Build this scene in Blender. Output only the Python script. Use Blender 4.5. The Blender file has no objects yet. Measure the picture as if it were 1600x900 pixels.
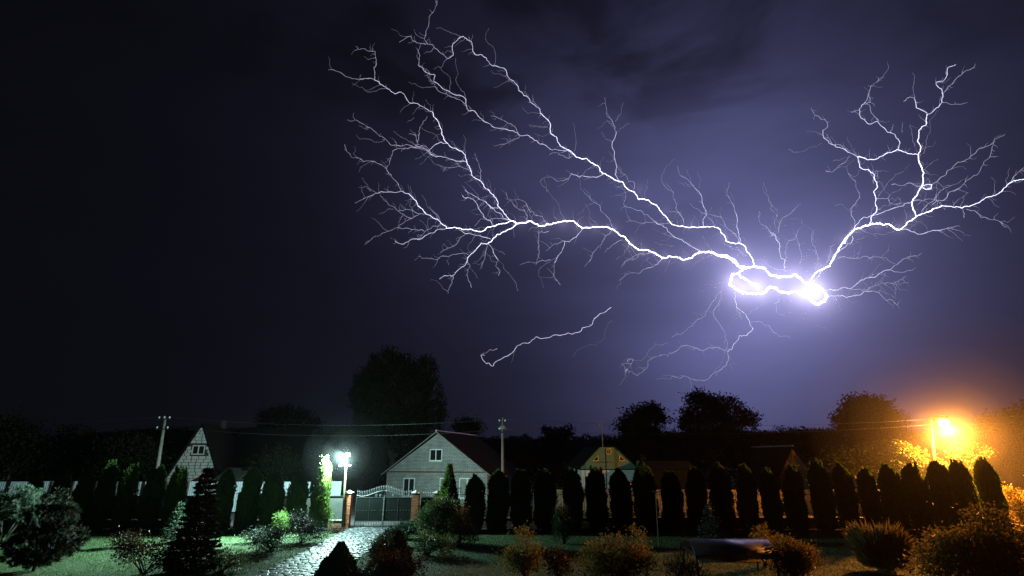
import bpy, math, random
import numpy as np
from mathutils import Vector, Matrix

R = math.radians
sc = bpy.context.scene
col = sc.collection
rnd = random.Random(7)

# ------------------------------------------------------------------ camera
CAM_H, PITCH, FPX = 4.1, R(18.3), 800.0
cam_d = bpy.data.cameras.new('camera'); cam = bpy.data.objects.new('camera', cam_d); col.objects.link(cam)
cam.location = (0, 0, CAM_H); cam.rotation_euler = (R(90) + PITCH, 0, 0)
cam_d.sensor_width = 36; cam_d.lens = 18; cam_d.clip_start = 0.1; cam_d.clip_end = 12000
sc.camera = cam
CT, ST = math.cos(PITCH), math.sin(PITCH)

def pdir(x, y):
    u = (x - 800) / FPX; v = -(y - 450) / FPX
    return Vector((u, CT - v * ST, ST + v * CT))
def at(x, y, Y):                       # the point seen at pixel x,y on the vertical plane Y
    d = pdir(x, y); t = Y / d.y
    return Vector((d.x * t, Y, CAM_H + d.z * t))
def gnd(x, y, z=0.0):                  # the point of the ground seen at pixel x,y
    d = pdir(x, y); t = (z - CAM_H) / d.z
    return Vector((d.x * t, d.y * t, z))

# ------------------------------------------------------------------ world: night sky lit by the lightning
w = bpy.data.worlds.new('World'); sc.world = w; w.use_nodes = True
nt = w.node_tree; N = nt.nodes; LK = nt.links
N.clear()
def nd(t, **k):
    n = N.new(t)
    for a, b in k.items(): setattr(n, a, b)
    return n
tc = nd('ShaderNodeTexCoord')
def lobe(acc, x, y, sig, wt, p):
    d = pdir(x, y).normalized(); d2 = pdir(x + sig, y).normalized()
    q0 = max(1 - d.dot(d2), 1e-6)
    a = nd('ShaderNodeVectorMath', operation='DOT_PRODUCT'); LK.new(tc.outputs['Generated'], a.inputs[0]); a.inputs[1].default_value = d
    b = nd('ShaderNodeMath', operation='MULTIPLY_ADD'); LK.new(a.outputs['Value'], b.inputs[0])
    b.inputs[1].default_value = -1 / q0; b.inputs[2].default_value = 1 + 1 / q0
    c = nd('ShaderNodeMath', operation='POWER'); LK.new(b.outputs[0], c.inputs[0]); c.inputs[1].default_value = -p
    e = nd('ShaderNodeMath', operation='MULTIPLY_ADD'); LK.new(c.outputs[0], e.inputs[0]); e.inputs[1].default_value = wt
    if acc is None: e.inputs[2].default_value = 0
    else: LK.new(acc, e.inputs[2])
    return e.outputs[0]
wide = None
for L in [(1210, 430, 230, .31, 1.6), (1120, 260, 360, .09, 2.4), (1000, 330, 190, .05, 2.0), (1390, 330, 170, .045, 2.0),
          (880, 345, 90, .045, 2.0), (820, 240, 190, .035, 2.2), (1130, 590, 300, .12, 2.4), (720, 330, 170, .03, 2.2)]:
    wide = lobe(wide, *L)
tight = None
chan = [(850, 350, 9, .16), (880, 348, 10, .2), (905, 354, 9, .18), (930, 356, 9, .16), (958, 358, 9, .18), (985, 381, 9, .2), (1005, 391, 9, .2), (1038, 402, 9, .25),
        (1070, 405, 9, .28), (1095, 394, 10, .3), (1120, 398, 10, .35), (1145, 406, 11, .4), (1163, 418, 12, .5), (1190, 418, 13, .6),
        (1215, 432, 14, .7), (1240, 428, 14, .8), (1268, 448, 20, 1.8), (1278, 462, 20, 1.6), (1255, 462, 16, 1.0), (1145, 440, 16, 1.3), (1160, 452, 17, 1.4),
        (1183, 446, 16, 1.4), (1190, 458, 14, .9), (1215, 452, 13, .7), (1240, 456, 14, .8), (1280, 418, 10, .5), (1300, 400, 9, .35), (1318, 375, 9, .3), (1340, 358, 9, .25),
        (1372, 352, 9, .22), (1405, 356, 9, .25), (1425, 340, 9, .2), (1440, 293, 8, .2), (1000, 295, 8, .1), (1040, 330, 8, .12), (1080, 352, 8, .13), (1130, 372, 9, .18), (1163, 390, 10, .25), (815, 349, 8, .12)]
for (x, y, s, wt) in chan: tight = lobe(tight, x, y, s, wt * .5, 1.3)
# cloud structure in the lit air
mp = nd('ShaderNodeMapping'); LK.new(tc.outputs['Generated'], mp.inputs['Vector']); mp.inputs['Scale'].default_value = (1.1, 1.1, 4.2); mp.inputs['Location'].default_value = (.3, .1, .62)
no = nd('ShaderNodeTexNoise'); LK.new(mp.outputs[0], no.inputs['Vector']); no.inputs['Scale'].default_value = 1.15; no.inputs['Detail'].default_value = 5; no.inputs['Roughness'].default_value = .52; no.inputs['Distortion'].default_value = .15
mr = nd('ShaderNodeMapRange'); LK.new(no.outputs['Fac'], mr.inputs['Value'])
mr.inputs['From Min'].default_value = .33; mr.inputs['From Max'].default_value = .68; mr.inputs['To Min'].default_value = .7; mr.inputs['To Max'].default_value = 1.18
# heavier broken cloud bellies overhead, clearer air low down
m2 = nd('ShaderNodeMapping'); LK.new(tc.outputs['Generated'], m2.inputs['Vector']); m2.inputs['Scale'].default_value = (2.3, 2.3, 5.5); m2.inputs['Location'].default_value = (.9, .35, .2); m2.inputs['Rotation'].default_value = (0, R(14), 0)
n2 = nd('ShaderNodeTexNoise'); LK.new(m2.outputs[0], n2.inputs['Vector']); n2.inputs['Scale'].default_value = 1.5; n2.inputs['Detail'].default_value = 7; n2.inputs['Roughness'].default_value = .55; n2.inputs['Distortion'].default_value = .35
r2 = nd('ShaderNodeMapRange', interpolation_type='SMOOTHSTEP'); LK.new(n2.outputs['Fac'], r2.inputs['Value']); r2.inputs['From Min'].default_value = .4; r2.inputs['From Max'].default_value = .62; r2.inputs['To Min'].default_value = .38; r2.inputs['To Max'].default_value = 1.12
sz_ = nd('ShaderNodeSeparateXYZ'); LK.new(tc.outputs['Generated'], sz_.inputs[0])
hz = nd('ShaderNodeMapRange', interpolation_type='SMOOTHSTEP'); LK.new(sz_.outputs['Z'], hz.inputs['Value']); hz.inputs['From Min'].default_value = .48; hz.inputs['From Max'].default_value = .68
cm = nd('ShaderNodeMix'); cm.data_type = 'FLOAT'; LK.new(hz.outputs[0], cm.inputs[0]); cm.inputs[2].default_value = 1.0; LK.new(r2.outputs[0], cm.inputs[3])
mc = nd('ShaderNodeMath', operation='MULTIPLY'); LK.new(mr.outputs[0], mc.inputs[0]); LK.new(cm.outputs[0], mc.inputs[1])
mw = nd('ShaderNodeMath', operation='MULTIPLY'); LK.new(wide, mw.inputs[0]); LK.new(mc.outputs[0], mw.inputs[1])
def tint(val, c):
    m = nd('ShaderNodeVectorMath', operation='SCALE'); m.inputs[0].default_value = c; LK.new(val, m.inputs['Scale']); return m.outputs[0]
def vadd(a, b):
    m = nd('ShaderNodeVectorMath', operation='ADD'); LK.new(a, m.inputs[0]); LK.new(b, m.inputs[1]); return m.outputs[0]
skycol = vadd(tint(mw.outputs[0], (.375, .385, .97)), tint(tight, (.72, .66, 1.05)))
base = nd('ShaderNodeVectorMath', operation='ADD'); LK.new(skycol, base.inputs[0]); base.inputs[1].default_value = (.0024, .0025, .0036)
bg1 = nd('ShaderNodeBackground'); LK.new(base.outputs[0], bg1.inputs['Color']); bg1.inputs['Strength'].default_value = 1.0
SUN_AZ, SUN_EL = math.atan2(pdir(1210, 440).x, pdir(1210, 440).y), R(24)
sky = nd('ShaderNodeTexSky', sky_type='NISHITA', sun_disc=False)
sky.sun_elevation = R(-6); sky.sun_rotation = SUN_AZ
bg2 = nd('ShaderNodeBackground'); LK.new(sky.outputs[0], bg2.inputs['Color']); bg2.inputs['Strength'].default_value = .004
ad = nd('ShaderNodeAddShader'); LK.new(bg1.outputs[0], ad.inputs[0]); LK.new(bg2.outputs[0], ad.inputs[1])
wo = nd('ShaderNodeOutputWorld'); LK.new(ad.outputs[0], wo.inputs['Surface'])

# the flash itself as a weak violet directional light from the strike
sd = bpy.data.lights.new('flash', 'SUN'); sd.energy = .045; sd.angle = R(12); sd.color = (.66, .66, 1.0)
so = bpy.data.objects.new('flash', sd); col.objects.link(so)
so.rotation_euler = (R(90) - SUN_EL, 0, math.pi - SUN_AZ + math.pi)
so.rotation_euler = Vector((math.sin(SUN_AZ) * math.cos(SUN_EL), math.cos(SUN_AZ) * math.cos(SUN_EL), math.sin(SUN_EL))).to_track_quat('Z', 'Y').to_euler()

vs = sc.view_settings
vs.view_transform = 'Standard'; vs.look = 'None'; vs.exposure = 0.0; vs.gamma = 1.0; vs.use_curve_mapping = False
cy = sc.cycles
cy.max_bounces = 5; cy.diffuse_bounces = 2; cy.glossy_bounces = 2; cy.transmission_bounces = 4; cy.transparent_max_bounces = 6; cy.volume_bounces = 0
cy.sample_clamp_indirect = 2.0; cy.use_denoising = True
cy.caustics_reflective = False; cy.caustics_refractive = False

LED_MAIN, LED_STREET, LED_SMALL, ORANGE_W, ORANGE_GLOBE = 37000.0, 5600.0, 5600.0, 38000.0, 25000.0     # lamp powers used by the lamp builders below
HAZE_DENSITY = .00006

# ------------------------------------------------------------------ helpers
def tag(o, label=None, cat=None, group=None, kind=None):
    if label: o['label'] = label
    if cat: o['category'] = cat
    if group: o['group'] = group
    if kind: o['kind'] = kind
    return o
def empty(name, loc, rz=0, label=None, cat=None, group=None):
    o = bpy.data.objects.new(name, None); col.objects.link(o); o.location = loc; o.rotation_euler = (0, 0, rz); o.empty_display_size = .2
    return tag(o, label, cat, group)
def link(name, me, parent=None, loc=None, rz=0):
    o = bpy.data.objects.new(name, me); col.objects.link(o)
    if parent is not None: o.parent = parent
    if loc is not None: o.location = loc
    if rz: o.rotation_euler = (0, 0, rz)
    return o
def raw_mesh(name, V, F, mat, smooth=False):
    me = bpy.data.meshes.new(name); me.from_pydata([tuple(v) for v in V], [], F)
    if mat: me.materials.append(mat)
    if smooth: me.polygons.foreach_set('use_smooth', [True] * len(me.polygons))
    me.update(); return me
class MB:
    def __init__(s): s.v = []; s.f = []
    def box(s, c, d, rz=0, tilt=None):
        c = Vector(c); hx, hy, hz = d[0] / 2, d[1] / 2, d[2] / 2
        M = Matrix.Rotation(rz, 3, 'Z')
        if tilt is not None: M = tilt
        n = len(s.v)
        for (x, y, z) in ((-1, -1, -1), (1, -1, -1), (1, 1, -1), (-1, 1, -1), (-1, -1, 1), (1, -1, 1), (1, 1, 1), (-1, 1, 1)):
            s.v.append(c + M @ Vector((x * hx, y * hy, z * hz)))
        for f in ((0, 3, 2, 1), (4, 5, 6, 7), (0, 1, 5, 4), (1, 2, 6, 5), (2, 3, 7, 6), (3, 0, 4, 7)): s.f.append(tuple(n + i for i in f))
        return s
    def prism(s, pts, off):                       # polygon pts swept along off
        pts = [Vector(p) for p in pts]; off = Vector(off); n = len(s.v); k = len(pts)
        s.v += pts + [p + off for p in pts]
        s.f.append(tuple(n + i for i in range(k))); s.f.append(tuple(n + k + i for i in reversed(range(k))))
        for i in range(k):
            j = (i + 1) % k; s.f.append((n + j, n + i, n + k + i, n + k + j))
        return s
    def tube(s, pts, rad, n=6):
        pts = [Vector(p) for p in pts]
        if not hasattr(rad, '__len__'): rad = [rad] * len(pts)
        b = len(s.v); up = Vector((0.3, 0.2, 1)).normalized(); side = None
        for i, p in enumerate(pts):
            t = (pts[min(i + 1, len(pts) - 1)] - pts[max(i - 1, 0)])
            if t.length < 1e-9: t = Vector((0, 0, 1))
            t.normalize()
            if side is None:
                side = t.cross(up)
                if side.length < 1e-3: side = t.cross(Vector((1, 0, 0)))
            side = (side - t * side.dot(t)).normalized(); o2 = t.cross(side)
            for k in range(n):
                a = 2 * math.pi * k / n; s.v.append(p + (side * math.cos(a) + o2 * math.sin(a)) * rad[i])
        for i in range(len(pts) - 1):
            for k in range(n):
                a = b + i * n + k; c = b + i * n + (k + 1) % n
                s.f.append((a, c, c + n, a + n))
        s.f.append(tuple(b + k for k in reversed(range(n)))); e = b + (len(pts) - 1) * n; s.f.append(tuple(e + k for k in range(n)))
        return s
    def lathe(s, prof, c=(0, 0, 0), n=16):
        c = Vector(c); b = len(s.v)
        for (r, z) in prof:
            for k in range(n):
                a = 2 * math.pi * k / n; s.v.append(c + Vector((r * math.cos(a), r * math.sin(a), z)))
        for i in range(len(prof) - 1):
            for k in range(n):
                a = b + i * n + k; d = b + i * n + (k + 1) % n; s.f.append((a, d, d + n, a + n))
        s.f.append(tuple(b + k for k in reversed(range(n)))); e = b + (len(prof) - 1) * n; s.f.append(tuple(e + k for k in range(n)))
        return s
    def mesh(s, name, mat, smooth=False): return raw_mesh(name, s.v, s.f, mat, smooth)
    def build(s, name, mat, parent=None, smooth=False, loc=None): return link(name, s.mesh(name, mat, smooth), parent, loc)
def clip(poly, a, b, c):                          # keep a*x+b*y<=c
    out = []
    for i in range(len(poly)):
        p, q = poly[i], poly[(i + 1) % len(poly)]; dp, dq = a * p[0] + b * p[1] - c, a * q[0] + b * q[1] - c
        if dp <= 0: out.append(p)
        if dp * dq < 0:
            t = dp / (dp - dq); out.append((p[0] + (q[0] - p[0]) * t, p[1] + (q[1] - p[1]) * t))
    return out
def area(p): return abs(sum(p[i][0] * p[(i + 1) % len(p)][1] - p[(i + 1) % len(p)][0] * p[i][1] for i in range(len(p)))) / 2

# ------------------------------------------------------------------ materials
def newmat(name):
    m = bpy.data.materials.new(name); m.use_nodes = True; t = m.node_tree; b = t.nodes['Principled BSDF']; return m, t, b
def mat(name, c1, c2=None, scale=6.0, rough=.7, metal=0.0, bump=0.0, bscale=None, spec=.5, island=False):
    m, t, b = newmat(name); c2 = c2 or tuple(x * .7 for x in c1)
    tcn = t.nodes.new('ShaderNodeTexCoord'); n = t.nodes.new('ShaderNodeTexNoise'); n.inputs['Scale'].default_value = scale; n.inputs['Detail'].default_value = 6; n.inputs['Roughness'].default_value = .65
    t.links.new(tcn.outputs['Object'], n.inputs['Vector'])
    mx = t.nodes.new('ShaderNodeMix'); mx.data_type = 'RGBA'; mx.inputs[6].default_value = (*c1, 1); mx.inputs[7].default_value = (*c2, 1)
    r = t.nodes.new('ShaderNodeMapRange'); r.inputs['From Min'].default_value = .35; r.inputs['From Max'].default_value = .65; t.links.new(n.outputs['Fac'], r.inputs['Value'])
    fac = r.outputs[0]
    if island:
        g = t.nodes.new('ShaderNodeNewGeometry'); a = t.nodes.new('ShaderNodeMath'); a.operation = 'MULTIPLY_ADD'; a.inputs[1].default_value = .65
        t.links.new(g.outputs['Random Per Island'], a.inputs[0]); sc_ = t.nodes.new('ShaderNodeMath'); sc_.operation = 'MULTIPLY'; sc_.inputs[1].default_value = .35
        t.links.new(fac, sc_.inputs[0]); t.links.new(sc_.outputs[0], a.inputs[2]); fac = a.outputs[0]
    t.links.new(fac, mx.inputs[0]); t.links.new(mx.outputs[2], b.inputs['Base Color'])
    b.inputs['Roughness'].default_value = rough; b.inputs['Metallic'].default_value = metal; b.inputs['Specular IOR Level'].default_value = spec
    if bump:
        n2 = t.nodes.new('ShaderNodeTexNoise'); n2.inputs['Scale'].default_value = bscale or scale * 3; n2.inputs['Detail'].default_value = 5; t.links.new(tcn.outputs['Object'], n2.inputs['Vector'])
        bp = t.nodes.new('ShaderNodeBump'); bp.inputs['Strength'].default_value = bump; bp.inputs['Distance'].default_value = .03
        t.links.new(n2.outputs['Fac'], bp.inputs['Height']); t.links.new(bp.outputs[0], b.inputs['Normal'])
    return m
def leafmat(name, c1, c2, trans=.3, rough=.5, spec=.35):
    m, t, b = newmat(name)
    g = t.nodes.new('ShaderNodeNewGeometry'); mx = t.nodes.new('ShaderNodeMix'); mx.data_type = 'RGBA'
    mx.inputs[6].default_value = (*c1, 1); mx.inputs[7].default_value = (*c2, 1)
    t.links.new(g.outputs['Random Per Island'], mx.inputs[0]); t.links.new(mx.outputs[2], b.inputs['Base Color'])
    b.inputs['Roughness'].default_value = rough; b.inputs['Specular IOR Level'].default_value = spec
    tr = t.nodes.new('ShaderNodeBsdfTranslucent'); t.links.new(mx.outputs[2], tr.inputs['Color'])
    ms = t.nodes.new('ShaderNodeMixShader'); ms.inputs[0].default_value = trans
    t.links.new(b.outputs[0], ms.inputs[1]); t.links.new(tr.outputs[0], ms.inputs[2]); t.links.new(ms.outputs[0], t.nodes['Material Output'].inputs['Surface'])
    return m
def emat(name, c, s, sample=False):
    m, t, b = newmat(name); b.inputs['Base Color'].default_value = (*[min(1, x) for x in c], 1); b.inputs['Emission Color'].default_value = (*c, 1); b.inputs['Emission Strength'].default_value = s
    if not sample: m.cycles.emission_sampling = 'NONE'
    return m
def brickmat(name, c1, c2, mortar, bw, bh, axis='XZ', rough=.8, ms=.012):
    m, t, b = newmat(name)
    tcn = t.nodes.new('ShaderNodeTexCoord'); sp = t.nodes.new('ShaderNodeSeparateXYZ'); t.links.new(tcn.outputs['Object'], sp.inputs[0])
    cb = t.nodes.new('ShaderNodeCombineXYZ'); sm = t.nodes.new('ShaderNodeMath'); sm.operation = 'ADD'; t.links.new(sp.outputs[0], sm.inputs[0]); t.links.new(sp.outputs[1], sm.inputs[1])
    t.links.new(sm.outputs[0], cb.inputs[0]); t.links.new(sp.outputs[2], cb.inputs[1])
    br = t.nodes.new('ShaderNodeTexBrick'); t.links.new(cb.outputs[0], br.inputs['Vector'])
    br.inputs['Color1'].default_value = (*c1, 1); br.inputs['Color2'].default_value = (*c2, 1); br.inputs['Mortar'].default_value = (*mortar, 1)
    br.inputs['Scale'].default_value = 1; br.inputs['Brick Width'].default_value = bw; br.inputs['Row Height'].default_value = bh; br.inputs['Mortar Size'].default_value = ms; br.inputs['Mortar Smooth'].default_value = .2
    no_ = t.nodes.new('ShaderNodeTexNoise'); no_.inputs['Scale'].default_value = 1.3; no_.inputs['Detail'].default_value = 6; t.links.new(tcn.outputs['Object'], no_.inputs['Vector'])
    mr_ = t.nodes.new('ShaderNodeMapRange'); mr_.inputs['From Min'].default_value = .3; mr_.inputs['From Max'].default_value = .7; mr_.inputs['To Min'].default_value = .72; mr_.inputs['To Max'].default_value = 1.08; t.links.new(no_.outputs['Fac'], mr_.inputs['Value'])
    vm = t.nodes.new('ShaderNodeVectorMath'); vm.operation = 'SCALE'; t.links.new(br.outputs['Color'], vm.inputs[0]); t.links.new(mr_.outputs[0], vm.inputs['Scale']); t.links.new(vm.outputs[0], b.inputs['Base Color'])
    bp = t.nodes.new('ShaderNodeBump'); bp.inputs['Strength'].default_value = .8; bp.inputs['Distance'].default_value = .01; bp.invert = True; t.links.new(br.outputs['Fac'], bp.inputs['Height']); t.links.new(bp.outputs[0], b.inputs['Normal'])
    b.inputs['Roughness'].default_value = rough
    return m
M = dict(
    soil=mat('soil', (.035, .026, .018), (.015, .012, .009), 3, .95, bump=.6, bscale=14),
    lawn=mat('lawn', (.05, .1, .03), (.028, .06, .018), 1.2, .9, bump=.7, bscale=30),
    asphalt=mat('asphalt', (.06, .058, .055), (.035, .035, .035), 2, .85, bump=.3, bscale=40),
    joint=mat('joint', (.05, .048, .04), (.02, .022, .016), 4, .9, bump=.5, bscale=20),
    stone=mat('stone', (.07, .078, .09), (.018, .021, .025), 5, .5, bump=.55, bscale=16),
    brick=mat('brick', (.34, .12, .05), (.1, .03, .016), 9, .9, bump=.3, island=True),
    mortar=mat('mortar', (.035, .03, .026), None, 8, .9),
    concrete=mat('concrete', (.4, .39, .36), (.26, .25, .24), 4, .85, bump=.25),
    pole=mat('pole', (.2, .195, .18), (.11, .105, .1), 3, .85, bump=.3),
    polegreen=mat('pole_paint', (.1, .1, .045), (.06, .06, .03), 3, .6),
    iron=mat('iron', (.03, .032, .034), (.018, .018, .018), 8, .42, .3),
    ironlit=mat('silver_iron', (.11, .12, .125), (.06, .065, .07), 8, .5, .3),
    gatepanel=mat('gate_panel', (.005, .0075, .0065), (.003, .0045, .004), 1.6, .6, .0, bump=.08, spec=.06),
    fencepanel=mat('fence_panel', (.07, .08, .07), (.045, .052, .047), 1.2, .5, .1, bump=.05),
    farpanel=mat('pale_sheet', (.6, .67, .74), (.45, .5, .56), .8, .55, bump=.05),
    farboard=mat('far_board', (.34, .27, .17), (.22, .17, .1), 2, .8, bump=.2),
    wood=mat('weathered_wood', (.2, .15, .11), (.09, .07, .055), 5, .85, bump=.4),
    roofdark=mat('dark_roof', (.009, .0085, .0085), (.005, .005, .005), 1.5, .95, bump=.3, spec=.08),
    ridge=mat('ridge_metal', (.4, .4, .45), None, 3, .35, .5),
    wbrick=brickmat('white_brick', (.29, .29, .275), (.21, .215, .205), (.05, .05, .05), .36, .12, ms=.018),
    redtrim=mat('red_trim', (.09, .03, .022), None, 6, .7),
    block=mat('aerated_block', (.56, .56, .55), (.3, .3, .3), 4, .9, bump=.25, island=True),
    white=mat('white_paint', (.6, .6, .58), (.48, .48, .47), 3, .5),
    plaster=mat('white_plaster', (.62, .66, .64), (.48, .52, .5), 1.5, .85, bump=.15),
    green=mat('green_paint', (.1, .23, .18), (.07, .17, .13), 2, .6, island=True),
    yellow=mat('yellow_paint', (.5, .42, .07), None, 3, .6),
    glass=mat('window_glass', (.012, .013, .016), None, 2, .08, spec=.6),
    curtain=mat('curtain', (.2, .21, .2), None, 2, .9),
    bark=mat('bark', (.06, .048, .038), (.03, .024, .02), 6, .95, bump=.6),
    birchbark=mat('birch_bark', (.4, .4, .37), (.08, .075, .07), 4, .9, bump=.3),
    cable=mat('cable', (.035, .035, .035), None, 5, .5),
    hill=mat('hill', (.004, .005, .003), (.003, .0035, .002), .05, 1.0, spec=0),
    plasticblue=mat('polycarbonate', (.1, .1, .14), None, 4, .22, spec=.6),
    thuja=leafmat('thuja_leaf', (.045, .1, .02), (.1, .17, .03), .42, .6),
    spruce=leafmat('spruce_needle', (.02, .05, .022), (.05, .1, .045), .12, .6),
    bluespruce=leafmat('blue_spruce_needle', (.06, .085, .08), (.1, .12, .105), .12, .6),
    pine=leafmat('pine_needle', (.1, .17, .12), (.16, .23, .165), .2, .6),
    darkpine=leafmat('dark_pine_needle', (.014, .024, .012), (.034, .042, .02), .12, .6),
    leaf=leafmat('shrub_leaf', (.04, .075, .022), (.09, .13, .04), .38, .45),
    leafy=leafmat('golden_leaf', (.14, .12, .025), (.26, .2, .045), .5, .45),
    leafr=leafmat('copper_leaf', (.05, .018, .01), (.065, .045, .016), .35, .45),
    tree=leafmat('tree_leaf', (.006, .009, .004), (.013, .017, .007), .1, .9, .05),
    grass=leafmat('grass_blade', (.055, .12, .03), (.11, .18, .05), .3, .6),
    roseleaf=leafmat('rose_leaf', (.014, .028, .012), (.035, .045, .028), .2, .5),
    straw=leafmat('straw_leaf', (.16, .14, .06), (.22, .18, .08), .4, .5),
    rose=leafmat('rose_petal', (.5, .3, .36), (.6, .5, .5), .3, .5),
    redpetal=leafmat('red_petal', (.6, .03, .03), (.5, .02, .03), .3, .5),
    whitepetal=leafmat('white_petal', (.6, .6, .55), (.65, .65, .6), .3, .5),
)

# ------------------------------------------------------------------ foliage helpers (numpy)
def unit(a): return a / np.maximum(np.linalg.norm(a, axis=-1, keepdims=True), 1e-9)
def rngf(seed): return np.random.RandomState(seed)
def leaves_data(P, D, L, W, g, fold=.25):
    n = len(P); D = unit(D); rv = unit(g.normal(size=(n, 3))); S = unit(np.cross(D, rv)); Nn = np.cross(S, D)
    L = np.broadcast_to(L, (n,))[:, None]; W = np.broadcast_to(W, (n,))[:, None]
    V = np.stack([P, P + D * L * .45 + S * W * .5 + Nn * W * fold, P + D * L, P + D * L * .45 - S * W * .5 + Nn * W * fold], 1).reshape(-1, 3)
    b = np.arange(n)[:, None] * 4
    F = np.concatenate([np.concatenate([b, b + 1, b + 2], 1), np.concatenate([b, b + 2, b + 3], 1)], 1).reshape(-1, 3)
    return V, F
def tri_mesh(name, V, F, mats, midx=None):
    me = bpy.data.meshes.new(name); nv, nf = len(V), len(F)
    me.vertices.add(nv); me.vertices.foreach_set('co', np.asarray(V, np.float32).ravel())
    me.loops.add(nf * 3); me.loops.foreach_set('vertex_index', np.asarray(F, np.int32).ravel())
    me.polygons.add(nf); me.polygons.foreach_set('loop_start', np.arange(0, nf * 3, 3, dtype=np.int32)); me.polygons.foreach_set('loop_total', np.full(nf, 3, np.int32))
    for m_ in (mats if isinstance(mats, (list, tuple)) else [mats]): me.materials.append(m_)
    me.update(calc_edges=True); return me
def leaf_mesh(name, P, D, L, W, m, seed, extra=None):
    V, F = leaves_data(np.asarray(P, float), np.asarray(D, float), L, W, rngf(seed))
    if extra is not None:
        EV, EF = extra; F = np.concatenate([F, np.asarray(EF) + len(V)]); V = np.concatenate([V, np.asarray(EV)])
    return tri_mesh(name, V, F, m)
def lathe_tris(prof, n, seed, wob=.08):
    g = rngf(seed); V = []; F = []
    for i, (r, z) in enumerate(prof):
        for k in range(n):
            a = 2 * math.pi * k / n; q = r * (1 + g.uniform(-wob, wob)); V.append((q * math.cos(a), q * math.sin(a), z))
    for i in range(len(prof) - 1):
        for k in range(n):
            a = i * n + k; b = i * n + (k + 1) % n; F += [(a, b, b + n), (a, b + n, a + n)]
    t = len(V); V.append((0, 0, prof[-1][1])); e = (len(prof) - 1) * n
    for k in range(n): F.append((e + k, e + (k + 1) % n, t))
    return np.array(V), np.array(F)

# ================================================================== THE SETTING
def sheet(name, x0, x1, y0, y1, z, m, kind='structure'):
    return tag(link(name, raw_mesh(name, [(x0, y0, z), (x1, y0, z), (x1, y1, z), (x0, y1, z)], [(0, 1, 2, 3)], m)), kind=kind)
sheet('ground', -290, 290, -50, 440, 0, M['soil'])
sheet('lawn', -60, 60, -40, 32.35, .006, M['lawn'])
sheet('street', -150, 150, 35.2, 41.6, .006, M['asphalt'])
YF = 34.3                                                # the garden fence stands on this line
def XF(px, Y=YF, py=800): return at(px, py, Y).x

# hill behind everything
xs = np.linspace(-280, 280, 57); g0 = rngf(3); V = []; F = []
def crest(x):
    px = 800 + x / 400 * 835
    y = np.interp(px, [0, 200, 420, 600, 700, 850, 950, 1050, 1200, 1330, 1600], [672, 672, 676, 684, 687, 688, 686, 678, 676, 672, 662])
    return at(px, y, 400).z
rows = [(250, 0), (300, .35), (350, .75), (400, 1), (435, 1.02)]
for (Y, k) in rows:
    for x in xs: V.append((x, Y, -.05 + crest(x) * k * (1 if Y < 400 else 1) + (g0.uniform(-.4, .4) if k else 0)))
n = len(xs)
for i in range(len(rows) - 1):
    for j in range(n - 1): F.append((i * n + j, i * n + j + 1, (i + 1) * n + j + 1, (i + 1) * n + j))
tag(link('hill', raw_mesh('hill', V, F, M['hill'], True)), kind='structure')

# ------------------------------------------------------------------ cobbled path
left = [gnd(*p) for p in ((548, 827), (522, 838), (482, 860), (440, 880), (402, 900))]
right = [gnd(*p) for p in ((646, 827), (624, 836), (592, 852), (560, 872), (524, 900))]
def ext(a, d=7):
    v = (a[-1] - a[-2]).normalized(); return a + [a[-1] + v * d]
left, right = ext(left), ext(right)
top_l, top_r = left[0] + Vector((0, .7, 0)), right[0] + Vector((0, .7, 0))
PATH = [(p.x, p.y) for p in [top_l] + left] + [(p.x, p.y) for p in reversed([top_r] + right)]
def inpoly(x, y, poly=PATH):
    c = False; k = len(poly)
    for i in range(k):
        (x1, y1), (x2, y2) = poly[i], poly[i - 1]
        if (y1 > y) != (y2 > y) and x < (x2 - x1) * (y - y1) / (y2 - y1) + x1: c = not c
    return c
path = tag(link('path', raw_mesh('path', [(x, y, .012) for x, y in PATH], [tuple(range(len(PATH)))], M['joint'])), kind='structure')
sp = .3; seeds = []
bx0, bx1 = min(p[0] for p in PATH) - 1, max(p[0] for p in PATH) + 1; by0, by1 = min(p[1] for p in PATH) - 1, max(p[1] for p in PATH) + 1
grid = {}
for i in range(int((bx1 - bx0) / sp)):
    for j in range(int((by1 - by0) / sp)):
        s_ = (bx0 + (i + .5 * (j % 2) + rnd.uniform(-.33, .33)) * sp, by0 + (j + rnd.uniform(-.33, .33)) * sp); grid[(i, j)] = s_
cells = []
for (i, j), s_ in grid.items():
    if not inpoly(*s_): continue
    poly = [(s_[0] - .4, s_[1] - .4), (s_[0] + .4, s_[1] - .4), (s_[0] + .4, s_[1] + .4), (s_[0] - .4, s_[1] + .4)]
    for di in (-2, -1, 0, 1, 2):
        for dj in (-2, -1, 0, 1, 2):
            q = grid.get((i + di, j + dj))
            if q is None or (di == 0 and dj == 0): continue
            nx, ny = q[0] - s_[0], q[1] - s_[1]; d = math.hypot(nx, ny); nx /= d; ny /= d
            poly = clip(poly, nx, ny, nx * (s_[0] + q[0]) / 2 + ny * (s_[1] + q[1]) / 2 - .012)
    if len(poly) >= 3 and area(poly) > .012: cells.append((s_, poly))
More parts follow.
